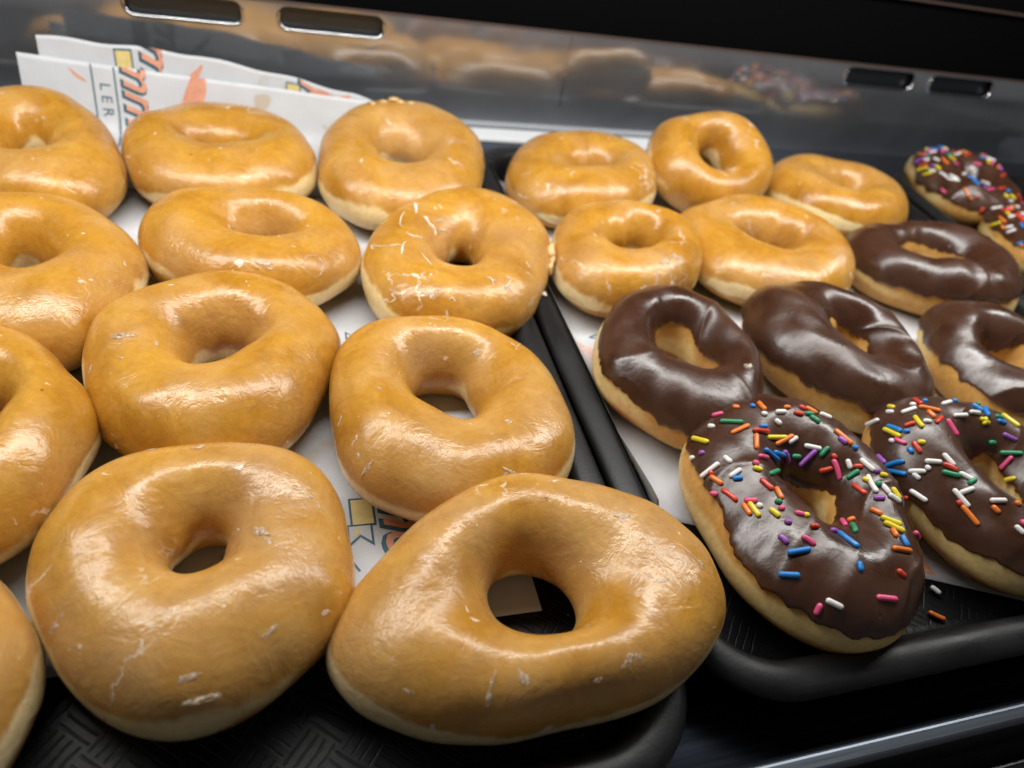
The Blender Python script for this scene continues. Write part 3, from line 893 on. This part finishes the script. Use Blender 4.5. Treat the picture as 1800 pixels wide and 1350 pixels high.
def rot_of(key):
    tx, ty = FIT[key][11], FIT[key][12]
    return Matrix.Rotation(ty, 3, 'Y') @ Matrix.Rotation(tx, 3, 'X')

NT = 176
t1 = np.linspace(0, 2 * np.pi, NT, endpoint=False)
BV = {}      # icing surfaces for laying the sprinkles
ROOT = {}
def build_doughnut(key, idx):
    seed = 100 + idx * 7
    rnd = np.random.RandomState(seed)
    iced = key[0] in 'GH'
    NS = 88
    s1 = np.linspace(0, 2 * np.pi, NS, endpoint=False) - math.pi / 2
    T, S = np.meshgrid(t1, s1, indexing='ij')
    P, n = doughnut_arrays(key, seed, T, np.concatenate([S], 1))
    # orientation check: normals must point out of the ring
    sgn = 1.0 if (n[:, NS // 2, 2].mean() > 0) else -1.0
    R = np.array(rot_of(key))
    zoff = PZ + 0.0004 - (P.reshape(-1, 3) @ R.T)[:, 2].min()
    ph = rnd.uniform(0, 6.28, 6)
    wob = 0.10 * np.sin(T + ph[0]) + 0.08 * np.sin(2 * T + ph[1]) + 0.05 * np.sin(5 * T + ph[2])
    s_out = 0.06 + wob; s_in = math.pi + 0.22 + wob
    wid = 0.25 + 0.07 * np.sin(T + ph[3])
    amp = np.clip(0.72 + 0.45 * np.sin(T + ph[4]) + 0.35 * np.sin(3 * T + ph[5]), 0.12, 1)
    if iced: wid = wid * 1.25; amp = np.clip(amp + 0.1, 0, 1)
    band = amp * (np.exp(-((S - s_out) / wid) ** 2) + np.exp(-((S - s_in) / (wid * 1.2)) ** 2))
    under = np.clip((s_out - 0.25 - S) / 0.25, 0, 1) + np.clip((S - s_in - 0.3) / 0.3, 0, 1)
    kind = 'glazed_doughnut' if not iced else ('chocolate_doughnut' if key[0] == 'G' else 'sprinkled_doughnut')
    root = empty(kind, (FIT[key][0], FIT[key][1], zoff), rot_of(key).to_euler())
    grp = {'g': 'glazed ring doughnuts', 'c': 'plain chocolate iced doughnuts', 's': 'chocolate doughnuts with sprinkles'}[kind[0]]
    tag(root, LABELS[key], 'doughnut', grp)
    me = grid_mesh('dough', P, True, True, {'band': band, 'under': under}, flip=(sgn < 0))
    link('dough', me, [M['dough_iced' if iced else 'dough']], root)
    ROOT[key] = root
    # coating
    NC = 76
    q = np.linspace(0, 1, NC)
    if not iced:
        lo = -0.42 + 0.20 * np.sin(T[:, :1] * 2 + ph[2]) + 0.10 * np.sin(7 * T[:, :1] + ph[0]) + 0.05 * np.sin(19 * T[:, :1] + ph[1])
        hi = math.pi + 0.55 + 0.15 * np.sin(3 * T[:, :1] + ph[3])
        th = 0.0005
        edge = 0.05
    else:
        jag = 0
        for kf in range(5, 76):
            jag = jag + rnd.normal() * 0.070 / kf ** 0.75 * np.sin(kf * T[:, :1] + rnd.uniform(0, 6.28))
        lo = 0.30 + 0.18 * np.sin(T[:, :1] + ph[4]) + 0.10 * np.sin(2 * T[:, :1] + ph[5]) + 0.05 * np.sin(4 * T[:, :1] + ph[0]) + jag
        lo = lo + EDGE.get(key, lambda t: 0 * t)(T[:, :1])
        hi = math.pi - (0.45 if key[0] == 'G' else 0.12) + 0.20 * np.sin(T[:, :1] + ph[1]) + 0.12 * np.sin(3 * T[:, :1] + ph[2]) + 0.6 * jag
        th = 0.0013
        edge = 0.035
    Sc = lo + (hi - lo) * q[None]
    Tc = np.broadcast_to(t1[:, None], Sc.shape)
    B, nb = doughnut_arrays(key, seed, Tc, Sc)
    nb = nb * sgn
    qe = np.minimum(q, 1 - q)[None] / edge
    prof = np.where(qe < 1, np.sqrt(np.clip(1 - (1 - qe) ** 2, 0, 1)), 1.0)
    lm2 = Lumps(seed + 3, (120, 260), (0.30, 0.16))
    off = th * (1 + (lm2(B) if not iced else (Lumps(seed + 4, (95, 210, 430), (0.50, 0.42, 0.22))(B) + 0.55 * (1 - np.abs(np.sin(Lumps(seed + 9, (60, 130), (2.0, 1.2))(B)))) ** 4)))
    # first and last rows dive under the crust so that no gap shows
    off = np.maximum(off, 0.3 * th) * prof - 0.0004 * (qe <= 0.0001)
    Q = B + nb * off[..., None]
    bandc = amp[:, :1] * (np.exp(-((Sc - s_out[:, :1]) / wid[:, :1]) ** 2) + 0.8 * np.exp(-((Sc - s_in[:, :1]) / (wid[:, :1] * 1.2)) ** 2))
    attrs = {'band': bandc}
    if iced: attrs = {'thin': np.broadcast_to(np.clip(1 - qe * 0.8, 0, 1), Sc.shape).copy()}
    me = grid_mesh('glaze' if not iced else 'icing', Q, True, False, attrs, flip=(sgn < 0))
    co = link('glaze' if not iced else 'chocolate_icing', me, [M['glaze' if not iced else 'choc']], root)
    co.color = (CRACK.get(key, 0.0), 1.0 if key[0] == 'D' else (0.4 if key in ('C3', 'A3', 'E1') else 0.0), 0, 1)
    if key[0] == 'H' or key in ('A3', 'B2', 'B3', 'C2', 'C3', 'D2', 'D3', 'F1', 'G1'):
        W = Q.reshape(-1, 3) @ R.T + np.array([FIT[key][0], FIT[key][1], zoff])
        nv = Q.shape[1]
        polys = [tuple(p.vertices) for p in me.polygons]
        BV[key] = (BVHTree.FromPolygons([tuple(v) for v in W], polys), co)
    WD = P.reshape(-1, 3) @ R.T + np.array([FIT[key][0], FIT[key][1], zoff])
    if key[0] == 'H':
        BV[key + 'd'] = (BVHTree.FromPolygons([tuple(v) for v in WD], [tuple(p.vertices) for p in root.children[0].data.polygons]), root.children[0])
    return root

EDGE = {}
CRACK = {'B3': 0.25, 'F1': 0.3, 'E2': 0.3, 'D2': 0.15, 'A3': 0.2, 'C3': 0.15, 'E1': 0.2}
for i, k in enumerate(FIT):
    build_doughnut(k, i)

def at_z(u, v, z):
    d = ray_dir(u, v); return Vector(CAM_POS + d * ((z - CAM_POS[2]) / d[2]))
def at_y(u, v, y):
    d = ray_dir(u, v); return Vector(CAM_POS + d * (y / d[1]))
M['crumb'] = simple('dried_glaze', (0.72, 0.47, 0.20), 0.4, var=(300, 0.7, 1.25), bump=(700, 0.4, 0.0006))
M['flake'] = simple('white_glaze_flake', (0.74, 0.66, 0.54), 0.4, bump=(700, 0.4, 0.0004))
for u, v, sz, lab in ((957, 516, 0.0013, 'white glaze flake on the tray rim beside the cracked glazed doughnut'),):
    bm = bmesh.new(); bmesh.ops.create_icosphere(bm, subdivisions=2, radius=1)
    lm = Lumps(int(u), (2.0, 4.0), (0.3, 0.15))
    for v_ in bm.verts: v_.co = Vector((v_.co.x * sz * 1.5, v_.co.y * sz, v_.co.z * 0.0005)) * (1 + float(lm(np.array(v_.co)[None])[0]))
    o = link('glaze_flake', bm_mesh('glaze_flake', bm, True), [M['flake']])
    o.location = at_z(u, v, LIP + 0.0006 if sz < 0.002 else FLOOR + 0.0006); o.rotation_euler = (0, 0, u)
    tag(o, lab, 'glaze flake')

# ------------------------------------------------------------------ sprinkles
CAPS = {}
def capsule(ln, r=0.00095, bend=0.0):
    key = (round(ln * 2000), bend)
    if key in CAPS: return CAPS[key]
    h = max(key[0] / 2000 / 2 - r, 0.0002)
    zs, rs = [], []
    for a in (-90, -60, -30): zs.append(-h + r * math.sin(math.radians(a))); rs.append(max(r * math.cos(math.radians(a)), 1e-6))
    for f in (-1, -0.33, 0.33, 1): zs.append(h * f); rs.append(r)
    for a in (30, 60, 90): zs.append(h + r * math.sin(math.radians(a))); rs.append(max(r * math.cos(math.radians(a)), 1e-6))
    P = []
    for k in range(10):
        a = 2 * math.pi * k / 10
        P.append([(z, rr * math.cos(a) + bend * (z * z) * 60, rr * math.sin(a)) for z, rr in zip(zs, rs)])
    me = grid_mesh('sprinkle', np.array(P), True, False, flip=True)
    me.materials.append(M['spr_w'])
    CAPS[key] = me
    return me

def lay_sprinkle(p1, p2, col, parent, normal, bend=0.0, name='sprinkle', sink=0.00038):
    d = p2 - p1
    ln = min(max(d.length, 0.0019), 0.0095)
    ax = d.normalized() if d.length > 1e-6 else Vector((1, 0, 0))
    nz = normal - ax * normal.dot(ax)
    nz = nz.normalized() if nz.length > 1e-4 else Vector((0, 0, 1))
    yv = nz.cross(ax)
    mt = Matrix((ax, yv, nz)).transposed().to_4x4()
    mt.translation = (p1 + p2) / 2 + normal * (0.00072 - sink)
    o = bpy.data.objects.new(name, capsule(ln, bend=bend))
    COL.objects.link(o)
    o.material_slots[0].link = 'OBJECT'
    o.material_slots[0].material = M['spr_' + col]
    if parent is not None:
        root = parent.parent
        mw = Matrix.Translation(root.location) @ root.rotation_euler.to_matrix().to_4x4()
        o.parent = parent
        o.matrix_local = mw.inverted() @ mt
    else:
        o.matrix_world = mt
    return o

S_FRONT = """250 140 300 128 p,345 95 378 102 o,427 88 452 98 b,465 75 500 112 o,480 125 512 135 w,285 165 395 170 g,335 225 428 182 o,230 188 260 192 w,
548 120 600 120 w,545 155 575 180 w,588 98 618 100 o,635 122 680 135 r,660 92 690 110 r,690 98 745 130 o,690 128 728 132 g,715 140 758 170 g,757 128 813 152 w,
475 188 508 190 b,440 205 520 215 r,455 225 457 295 o,510 240 600 240 y,545 275 635 228 o,610 265 650 238 w,150 243 235 265 y,185 315 215 315 v,145 345 165 335 w,
190 435 285 360 w,303 332 340 362 w,230 400 252 418 r,240 425 298 462 o,330 430 385 392 w,345 438 395 434 b,495 295 560 350 b,540 312 608 330 b,590 300 610 360 v,
628 328 668 330 g,470 330 508 338 p,440 355 470 370 p,443 385 485 398 y,520 415 560 398 g,685 278 765 295 w,760 330 800 285 g,662 375 740 300 v,815 320 840 340 r,
757 400 820 385 r,828 345 858 438 p,890 345 905 390 w,915 378 965 378 r,888 435 945 398 g,950 345 1015 400 w,1015 400 1045 402 v,1045 415 1078 425 y,960 435 1000 450 y,
980 420 1028 505 w,1025 455 1050 468 g,915 465 980 510 r,1015 530 1068 530 v,1052 465 1090 510 w,1085 510 1140 550 w,1100 480 1138 535 y,1140 530 1180 525 r,
478 440 535 490 r,548 478 578 535 o,545 540 580 552 g,670 545 742 468 w,240 505 275 510 p,295 485 368 540 r,400 540 462 542 p,393 555 432 610 o,425 552 472 615 y,
460 560 488 570 w,520 578 570 620 y,565 575 590 580 p,300 572 302 700 o,640 598 685 610 p,680 608 710 614 y,592 640 625 648 v,715 660 752 665 r,800 645 828 648 o,
862 630 885 665 p,890 640 930 625 o,915 650 935 695 g,810 682 842 690 v,1000 580 1055 605 o,1050 620 1145 655 y,1065 645 1158 688 y,1100 675 1125 715 o,1145 708 1175 758 b,
1190 690 1240 718 p,1200 585 1232 618 p,845 692 940 762 b,565 705 608 742 v,675 708 735 752 p,605 788 712 770 b,563 890 662 895 b,940 828 955 878 b,1092 765 1200 782 o,
1125 870 1160 902 r,738 1082 765 1028 p,788 1010 866 1048 w,1028 998 1122 1008 p,830 205 912 275 o,848 240 885 270 v,915 285 938 295 b,
980 185 1040 158 w,1085 95 1112 100 y,1075 120 1110 122 w,1148 125 1215 102 w,1205 62 1240 82 r,1245 68 1270 70 b,1185 85 1215 88 w,1218 92 1338 118 o,1268 115 1305 148 o,
1340 85 1380 72 w,1352 48 1385 55 b,1385 65 1410 72 b,1412 52 1460 68 y,1480 85 1530 118 b,1535 92 1555 140 b,1470 120 1515 125 w,1392 138 1458 135 w,1160 188 1210 172 r,
1205 142 1245 192 y,1248 162 1288 168 w,1312 172 1335 145 r,1360 155 1408 232 p,1080 185 1148 210 b,1050 195 1155 242 y,1155 212 1188 212 b,1090 252 1115 262 w,
1112 248 1170 272 p,1220 262 1262 265 y,1200 262 1238 312 r,1178 290 1200 315 b,1520 150 1560 175 y,1545 145 1535 180 y,1590 140 1625 150 g,1600 160 1640 175 b,
1620 130 1705 192 y,1650 135 1700 170 w,1690 145 1725 165 r,1628 225 1690 255 v,1560 262 1590 265 g,1612 312 1720 315 g,1615 390 1672 330 p,1345 320 1395 375 w,
1258 352 1335 358 w,1262 375 1280 395 w,1060 378 1158 348 b,1068 395 1172 415 b,1178 400 1262 400 w,1200 410 1235 438 w,1345 365 1410 398 r,1340 405 1425 425 g,
1420 408 1490 445 w,1465 460 1500 440 g,1188 490 1268 542 w,1395 488 1465 568 w,1425 505 1490 482 w,1635 445 1690 432 y,1655 475 1700 478 w,1660 495 1690 500 g,
1568 540 1640 540 w,1410 540 1430 562 r,1435 565 1510 655 o,1575 565 1610 600 o,1680 545 1712 565 o,1685 660 1728 700 w,1715 635 1728 655 p"""
S_BACK = """280 180 390 185 o,395 175 510 140 w,515 135 600 145 v,450 215 510 240 w,530 210 600 280 o,585 175 640 190 g,610 200 665 240 y,655 185 735 165 w,750 180 785 195 r,
650 260 705 285 p,250 270 380 210 v,310 300 400 260 r,290 340 400 305 y,350 380 440 360 y,405 335 475 345 w,475 290 520 325 y,510 350 600 410 w,590 420 710 440 w,610 380 690 420 w,
730 385 790 360 w,800 320 850 305 w,845 265 925 280 p,910 205 975 215 b,980 215 1060 245 w,1055 240 1095 300 w,1100 270 1180 330 r,1105 410 1175 360 r,1215 430 1255 410 w,
790 390 880 430 b,840 430 905 480 b,920 440 1025 480 w,950 490 975 510 v,955 530 1080 520 p,1100 520 1160 510 r,530 520 575 560 p,760 510 800 595 o,810 605 840 625 o,885 600 915 605 r,
910 750 950 700 r,990 720 1165 690 w,1120 730 1210 740 r,1190 800 1255 790 w,945 860 1010 865 b,1015 885 1125 850 y,1105 800 1165 850 o,1130 880 1150 920 o,1165 905 1240 890 w,
1175 955 1270 920 w,1065 965 1095 965 b,1240 1110 1275 1100 g,1275 1070 1340 1050 b,1310 1080 1345 1085 o,1150 570 1190 610 y,1170 530 1210 550 b,1210 580 1260 620 y,
1200 630 1235 650 w,1300 800 1345 850 r,1310 860 1345 900 b,1190 690 1290 690 r,1310 690 1345 660 p,1280 570 1310 640 r,1265 480 1320 520 r"""
def first_hit(u, v, keys):
    d = Vector(ray_dir(u, v)); best = None
    for k in keys:
        h = BV[k][0].ray_cast(Vector(CAM_POS), d, 3.0)
        if h[0] is not None and (best is None or h[3] < best[3]): best = (*h[:2], k, h[3])
    return best
rs = random.Random(4)
def strew(txt, sc, ox, oy, keys):
    for it in txt.replace('\n', '').split(','):
        x1, y1, x2, y2, c = it.split()
        a = [float(q) for q in (x1, y1, x2, y2)]
        mx, my = (a[0] + a[2]) / 2 / sc + ox, (a[1] + a[3]) / 2 / sc + oy
        hm = first_hit(mx, my, keys)
        if hm is None: continue
        nrm = hm[1] if hm[1].dot(Vector(ray_dir(mx, my))) < 0 else -hm[1]
        pts = []
        for px, py in ((a[0], a[1]), (a[2], a[3])):
            d = Vector(ray_dir(px / sc + ox, py / sc + oy)); den = d.dot(nrm)
            if abs(den) < 0.12: pts.append(None); continue
            t = (hm[0] - Vector(CAM_POS)).dot(nrm) / den
            pts.append(Vector(CAM_POS) + d * t)
        if None in pts:
            tg = nrm.cross(Vector((0.3, 0.9, 0.2))).normalized() * 0.0022
            pts = [hm[0] - tg, hm[0] + tg]
        dv = (pts[1] - pts[0])
        dv *= 1.08
        if dv.length > 0.0085: dv = dv.normalized() * 0.0085
        # the strand's thickness is part of the length seen
        mid = hm[0]
        par = BV[hm[2]][1]
        lay_sprinkle(mid - dv / 2, mid + dv / 2, c, par, nrm, bend=rs.choice((0, 0, 0, 0.35, -0.35)))
strew(S_FRONT, 2.7, 1160, 680, ['H1', 'H2'])
strew(S_BACK, 5.625, 1560, 240, ['H3', 'H4'])
# strays on the far side of the iced rings, where sprinkles also fell
for k in ('H1', 'H2', 'H3', 'H4'):
    bv, par = BV[k]
    cx, cy = FIT[k][0], FIT[k][1]
    for j in range(14 if k in ('H1', 'H2') else 26):
        a = rs.uniform(0.1, 3.0); rr = rs.uniform(0.024, 0.036)
        h = bv.ray_cast(Vector((cx + rr * math.cos(a), cy + rr * math.sin(a), 0.2)), Vector((0, 0, -1)), 1)
        if h[0] is None: continue
        if k in ('H1', 'H2'):
            d = (h[0] - Vector(CAM_POS)).normalized()
            if h[1].dot(d) < -0.10: continue        # faces the camera: already laid one by one
        nrm = h[1] if h[1].z > 0 else -h[1]
        tg = nrm.cross(Vector((rs.uniform(-1, 1), rs.uniform(-1, 1), 0.1))).normalized() * rs.uniform(0.0012, 0.0035)
        lay_sprinkle(h[0] - tg, h[0] + tg, rs.choice('woygbprv'), par, nrm)
# the halves of the two outer rings that lie beyond the picture edge
for k, cnt in (('H2', 75), ('H4', 90)):
    bv, par = BV[k]
    for j in range(cnt):
        a = rs.uniform(0, 6.28); rr = rs.uniform(0.016, 0.040)
        h = bv.ray_cast(Vector((FIT[k][0] + rr * math.cos(a), FIT[k][1] + rr * math.sin(a), 0.2)), Vector((0, 0, -1)), 1)
        if h[0] is None: continue
        q = np.array(h[0]) - CAM_POS
        if 900 + FPX * float(q @ RIGHT) / float(q @ FWD) < 1806: continue
        nrm = h[1] if h[1].z > 0 else -h[1]
        tg = nrm.cross(Vector((rs.uniform(-1, 1), rs.uniform(-1, 1), 0.1))).normalized() * rs.uniform(0.0012, 0.0035)
        lay_sprinkle(h[0] - tg, h[0] + tg, rs.choice('wwoygbprv'), par, nrm)
# strays on tray and paper
def stray(u1, v1, u2, v2, z, col, label, bend):
    ps = []
    for u, v in ((u1, v1), (u2, v2)):
        d = ray_dir(u, v); t = (z - CAM_POS[2]) / d[2]
        ps.append(Vector(CAM_POS + d * t))
    o = lay_sprinkle(ps[0], ps[1], col, None, Vector((0, 0, 1)), bend, 'loose_sprinkle', 0.0)
    tag(o, label, 'sprinkle')
stray(1630, 1078, 1660, 1092, FLOOR + 0.0006, 'o', 'loose orange sprinkle lying on the bare black tray floor', 0.5)
stray(1634, 1032, 1652, 1046, PZ + 0.0006, 'w', 'loose white sprinkle at the front edge of the paper liner', 0.0)

# ------------------------------------------------------------------ dried glaze: crumbs, flakes, cracks
def local_to(parent, world_m):
    root = parent.parent
    mw = Matrix.Translation(root.location) @ root.rotation_euler.to_matrix().to_4x4()
    return mw.inverted() @ world_m

def on_surface(key, u, v, step=(0, 3)):
    for k in range(14):
        h = first_hit(u + step[0] * k, v + step[1] * k, [key])
        if h is not None:
            n = h[1] if h[1].dot(Vector(ray_dir(u, v))) < 0 else -h[1]
            return h[0], n, BV[key][1]
    return None

def lump_piece(name, key, u, v, size, seed, mat, ang=0.0, step=(0, 3), lift=0.2, amp=(0.30, 0.22, 0.10)):
    hit = on_surface(key, u, v, step)
    if hit is None: return
    p, n, par = hit
    bm = bmesh.new(); bmesh.ops.create_icosphere(bm, subdivisions=3, radius=1)
    lm = Lumps(seed, (2.3, 5.0, 10), amp)
    for w in bm.verts:
        c = np.array(w.co); f = 1 + float(lm(c[None])[0])
        w.co = Vector((c[0] * size[0] * f, c[1] * size[1] * f, c[2] * size[2] * (0.7 + 0.3 * f)))
    o = link(name, bm_mesh(name, bm, True), [mat], par)
    t = Vector(RIGHT) * math.cos(ang) - Vector(DOWN) * math.sin(ang)
    t = (t - n * t.dot(n)).normalized()
    m4 = Matrix((t, n.cross(t), n)).transposed().to_4x4(); m4.translation = p + n * size[2] * lift
    o.matrix_local = local_to(par, m4)

for cu_, cv_, cs_, cd_ in ((690, 178, 0.0026, 3), (674, 180, 0.0018, 4), (704, 180, 0.0020, 5), (722, 182, 0.0014, 6), (655, 182, 0.0012, 7)):
    lump_piece('glaze_crumb', 'A3', cu_, cv_, (cs_ * 1.3, cs_, cs_ * 0.7), cd_, M['crumb'])
lump_piece('glaze_crumb', 'B3', 986, 450, (0.0042, 0.0026, 0.0022), 12, M['crumb'], 1.2, (-3, 0))
lump_piece('glaze_crumb', 'B3', 978, 470, (0.0026, 0.0018, 0.0016), 13, M['crumb'], 1.0, (-3, 0))
FLAKES = [  # doughnut, pixel, half length and width in mm, direction
    ('D3', 922, 1193, 1.3, 0.9, 1.4), ('D3', 862, 1212, 2.6, 0.30, 1.35), ('D3', 858, 1236, 1.4, 0.35, 1.4), ('D3', 1105, 1160, 1.9, 0.8, 0.5),
    ('D3', 1122, 1152, 0.9, 0.5, 0.2), ('D3', 1228, 985, 1.2, 0.35, -0.9), ('D3', 1234, 997, 0.8, 0.3, 1.2), ('D3', 1160, 1020, 1.8, 0.30, 0.3),
    ('D3', 1142, 1012, 0.9, 0.3, -0.8), ('D3', 1095, 908, 1.6, 0.8, 0.4), ('D3', 690, 1160, 0.6, 0.4, 0.8), ('D3', 1050, 1195, 0.9, 0.4, 0.3),
    ('D2', 454, 932, 2.2, 0.8, -0.5), ('D2', 470, 948, 1.3, 0.4, -1.0), ('D2', 96, 1100, 1.5, 0.5, 0.8), ('D2', 108, 1082, 0.8, 0.3, 1.2), ('D2', 326, 1193, 1.8, 0.5, 0.35),
    ('D2', 348, 786, 1.7, 0.9, 0.6), ('D2', 266, 786, 1.3, 0.8, 0.0), ('D2', 516, 858, 1.6, 0.25, 0.1), ('D2', 545, 872, 1.4, 0.25, -0.6), ('D2', 560, 888, 1.2, 0.25, -1.1),
    ('D2', 470, 1112, 1.4, 0.6, 0.6), ('D2', 138, 973, 0.5, 0.4, 0.0), ('D2', 365, 1228, 2.4, 0.5, 0.1),
    ('C2', 223, 589, 2.6, 0.7, 0.25), ('C2', 212, 628, 0.9, 0.5, 0.3), ('C2', 276, 603, 0.6, 0.5, 0.0), ('C2', 158, 648, 0.8, 0.5, 1.3),
    ('C3', 839, 620, 1.1, 0.6, 0.2), ('C3', 897, 741, 1.0, 0.7, 0.4), ('C3', 646, 822, 1.9, 0.5, 0.8), ('C3', 630, 805, 1.2, 0.4, -1.1), ('C3', 900, 832, 1.7, 0.35, -0.5),
    ('C3', 888, 833, 0.8, 0.3, 0.8), ('C3', 597, 742, 1.2, 0.5, 1.2), ('C3', 608, 850, 1.4, 0.5, -1.0), ('C3', 963, 658, 0.9, 0.3, -0.9), ('C3', 670, 683, 0.5, 0.4, 0),
    ('F1', 1170, 458, 2.2, 0.8, 0.5), ('F1', 1190, 452, 1.6, 0.9, -0.3), ('F1', 1155, 490, 2.2, 0.4, 1.2), ('F1', 1185, 495, 1.6, 0.3, 1.5), ('F1', 1132, 508, 1.6, 0.6, 0.2),
    ('G1', 1313, 642, 1.5, 0.8, 0.5), ('B3', 895, 507, 1.6, 0.4, -1.1), ('B3', 889, 505, 0.9, 0.5, 0.3), ('B3', 865, 490, 1.3, 0.4, -0.7), ('B3', 905, 356, 1.6, 0.7, -0.3),
    ('B2', 465, 462, 1.8, 0.5, 0.1), ('B2', 470, 470, 1.2, 0.4, -0.2)]
def flake_material():
    mt, nt, out = new_mat('white_sugar_flake')
    p = nt.nodes.new('ShaderNodeBsdfPrincipled')
    p.inputs['Base Color'].default_value = (0.80, 0.69, 0.55, 1); p.inputs['Roughness'].default_value = 0.45
    tr = nt.nodes.new('ShaderNodeBsdfTransparent')
    tc = nt.nodes.new('ShaderNodeTexCoord')
    n = noise(nt, tc.outputs['Object'], 900, 2, 0.6)
    f = ramp(nt, n.outputs['Fac'], [(0.36, g(0.05)), (0.66, g(0.68))])
    ms = nt.nodes.new('ShaderNodeMixShader'); L(nt, f.outputs['Color'], ms.inputs[0]); L(nt, tr.outputs[0], ms.inputs[1]); L(nt, p.outputs[0], ms.inputs[2])
    L(nt, ms.outputs[0], out.inputs[0])
    return mt
M['sugar'] = flake_material()
for i, (k, u, v, a_, b_, an) in enumerate(FLAKES):
    lump_piece('sugar_flake', k, u, v, (a_ * 1.15e-3, b_ * 1.35e-3, 0.00015), 40 + i, M['sugar'], an, (0, 2), 0.0, (0.45, 0.40, 0.25))

def crack_line(key, pts, width, sc=4.5, ox=600, oy=310):
    Q = []
    r = random.Random(int(pts[0][0]))
    par = BV[key][1]
    for (x0, y0), (x1, y1) in zip(pts, pts[1:]):
        n = max(2, int(math.hypot(x1 - x0, y1 - y0) / 22))
        for k in range(n + (1 if (x1, y1) == pts[-1] else 0)):
            t = k / n
            h = on_surface(key, (x0 + (x1 - x0) * t + r.uniform(-5, 5)) / sc + ox, (y0 + (y1 - y0) * t + r.uniform(-5, 5)) / sc + oy)
            if h is not None: Q.append(h[0] + h[1] * 0.00003)
    if len(Q) < 3: return
    ring = tube([tuple(q) for q in Q], 1.0, 6, False)
    ctr = np.array([tuple(q) for q in Q])[:, None]
    w = np.array([width * r.uniform(0.45, 1.25) for _ in Q]); w[0] *= 0.3; w[-1] *= 0.3
    ring = ctr + (ring - ctr) * w[:, None, None]
    o = link('glaze_crack', grid_mesh('glaze_crack', ring, False, True), [M['flake']], par)
    o.matrix_local = local_to(par, Matrix.Identity(4))
for pts, w in (([(575, 190), (590, 230), (592, 295)], 0.0010), ([(500, 275), (468, 330), (462, 375), (485, 400)], 0.00045), ([(510, 440), (548, 470), (600, 475), (640, 482)], 0.00045),
               ([(650, 315), (700, 370), (735, 420), (745, 470)], 0.00085), ([(220, 545), (300, 555), (420, 545), (480, 540), (520, 512)], 0.00030), ([(490, 540), (478, 580), (475, 615)], 0.00055),
               ([(770, 215), (800, 262)], 0.0005), ([(725, 352), (775, 345), (830, 345)], 0.00035), ([(770, 415), (830, 432)], 0.0006), ([(230, 548), (245, 575)], 0.0005),
               ([(640, 600), (665, 650), (720, 710)], 0.00030), ([(640, 915), (690, 935), (740, 900), (795, 895)], 0.00035), ([(1150, 795), (1190, 810), (1200, 855)], 0.00040),
               ([(1300, 785), (1340, 820), (1320, 860), (1290, 880), (1320, 915)], 0.00045), ([(850, 975), (880, 960), (905, 995)], 0.00035)):
    crack_line('B3', pts, w)
# ring left by a burst glaze bubble
hit = on_surface('B2', 552, 467)
if hit:
    p, n, par = hit
    t = Vector(RIGHT); t = (t - n * t.dot(n)).normalized(); q = n.cross(t)
    r_ = random.Random(2)
    ringpts = []
    for k in range(40):
        a_ = 2 * math.pi * k / 40
        ringpts.append(tuple(p + t * 0.0042 * math.cos(a_) + q * 0.0050 * math.sin(a_) - n * 0.0002))
    # drop each point on the surface
    ringpts = [tuple((BV['B2'][0].find_nearest(Vector(x))[0])) for x in ringpts]
    R_ = tube(ringpts, 0.00026, 6, True)
    c_ = np.array(ringpts)[:, None]
    R_ = c_ + (R_ - c_) * np.array([r_.uniform(0.2, 1.7) for _ in ringpts])[:, None, None]
    o = link('glaze_ring', grid_mesh('glaze_ring', R_, True, True), [M['sugar']], par)
    o.matrix_local = local_to(par, Matrix.Identity(4))
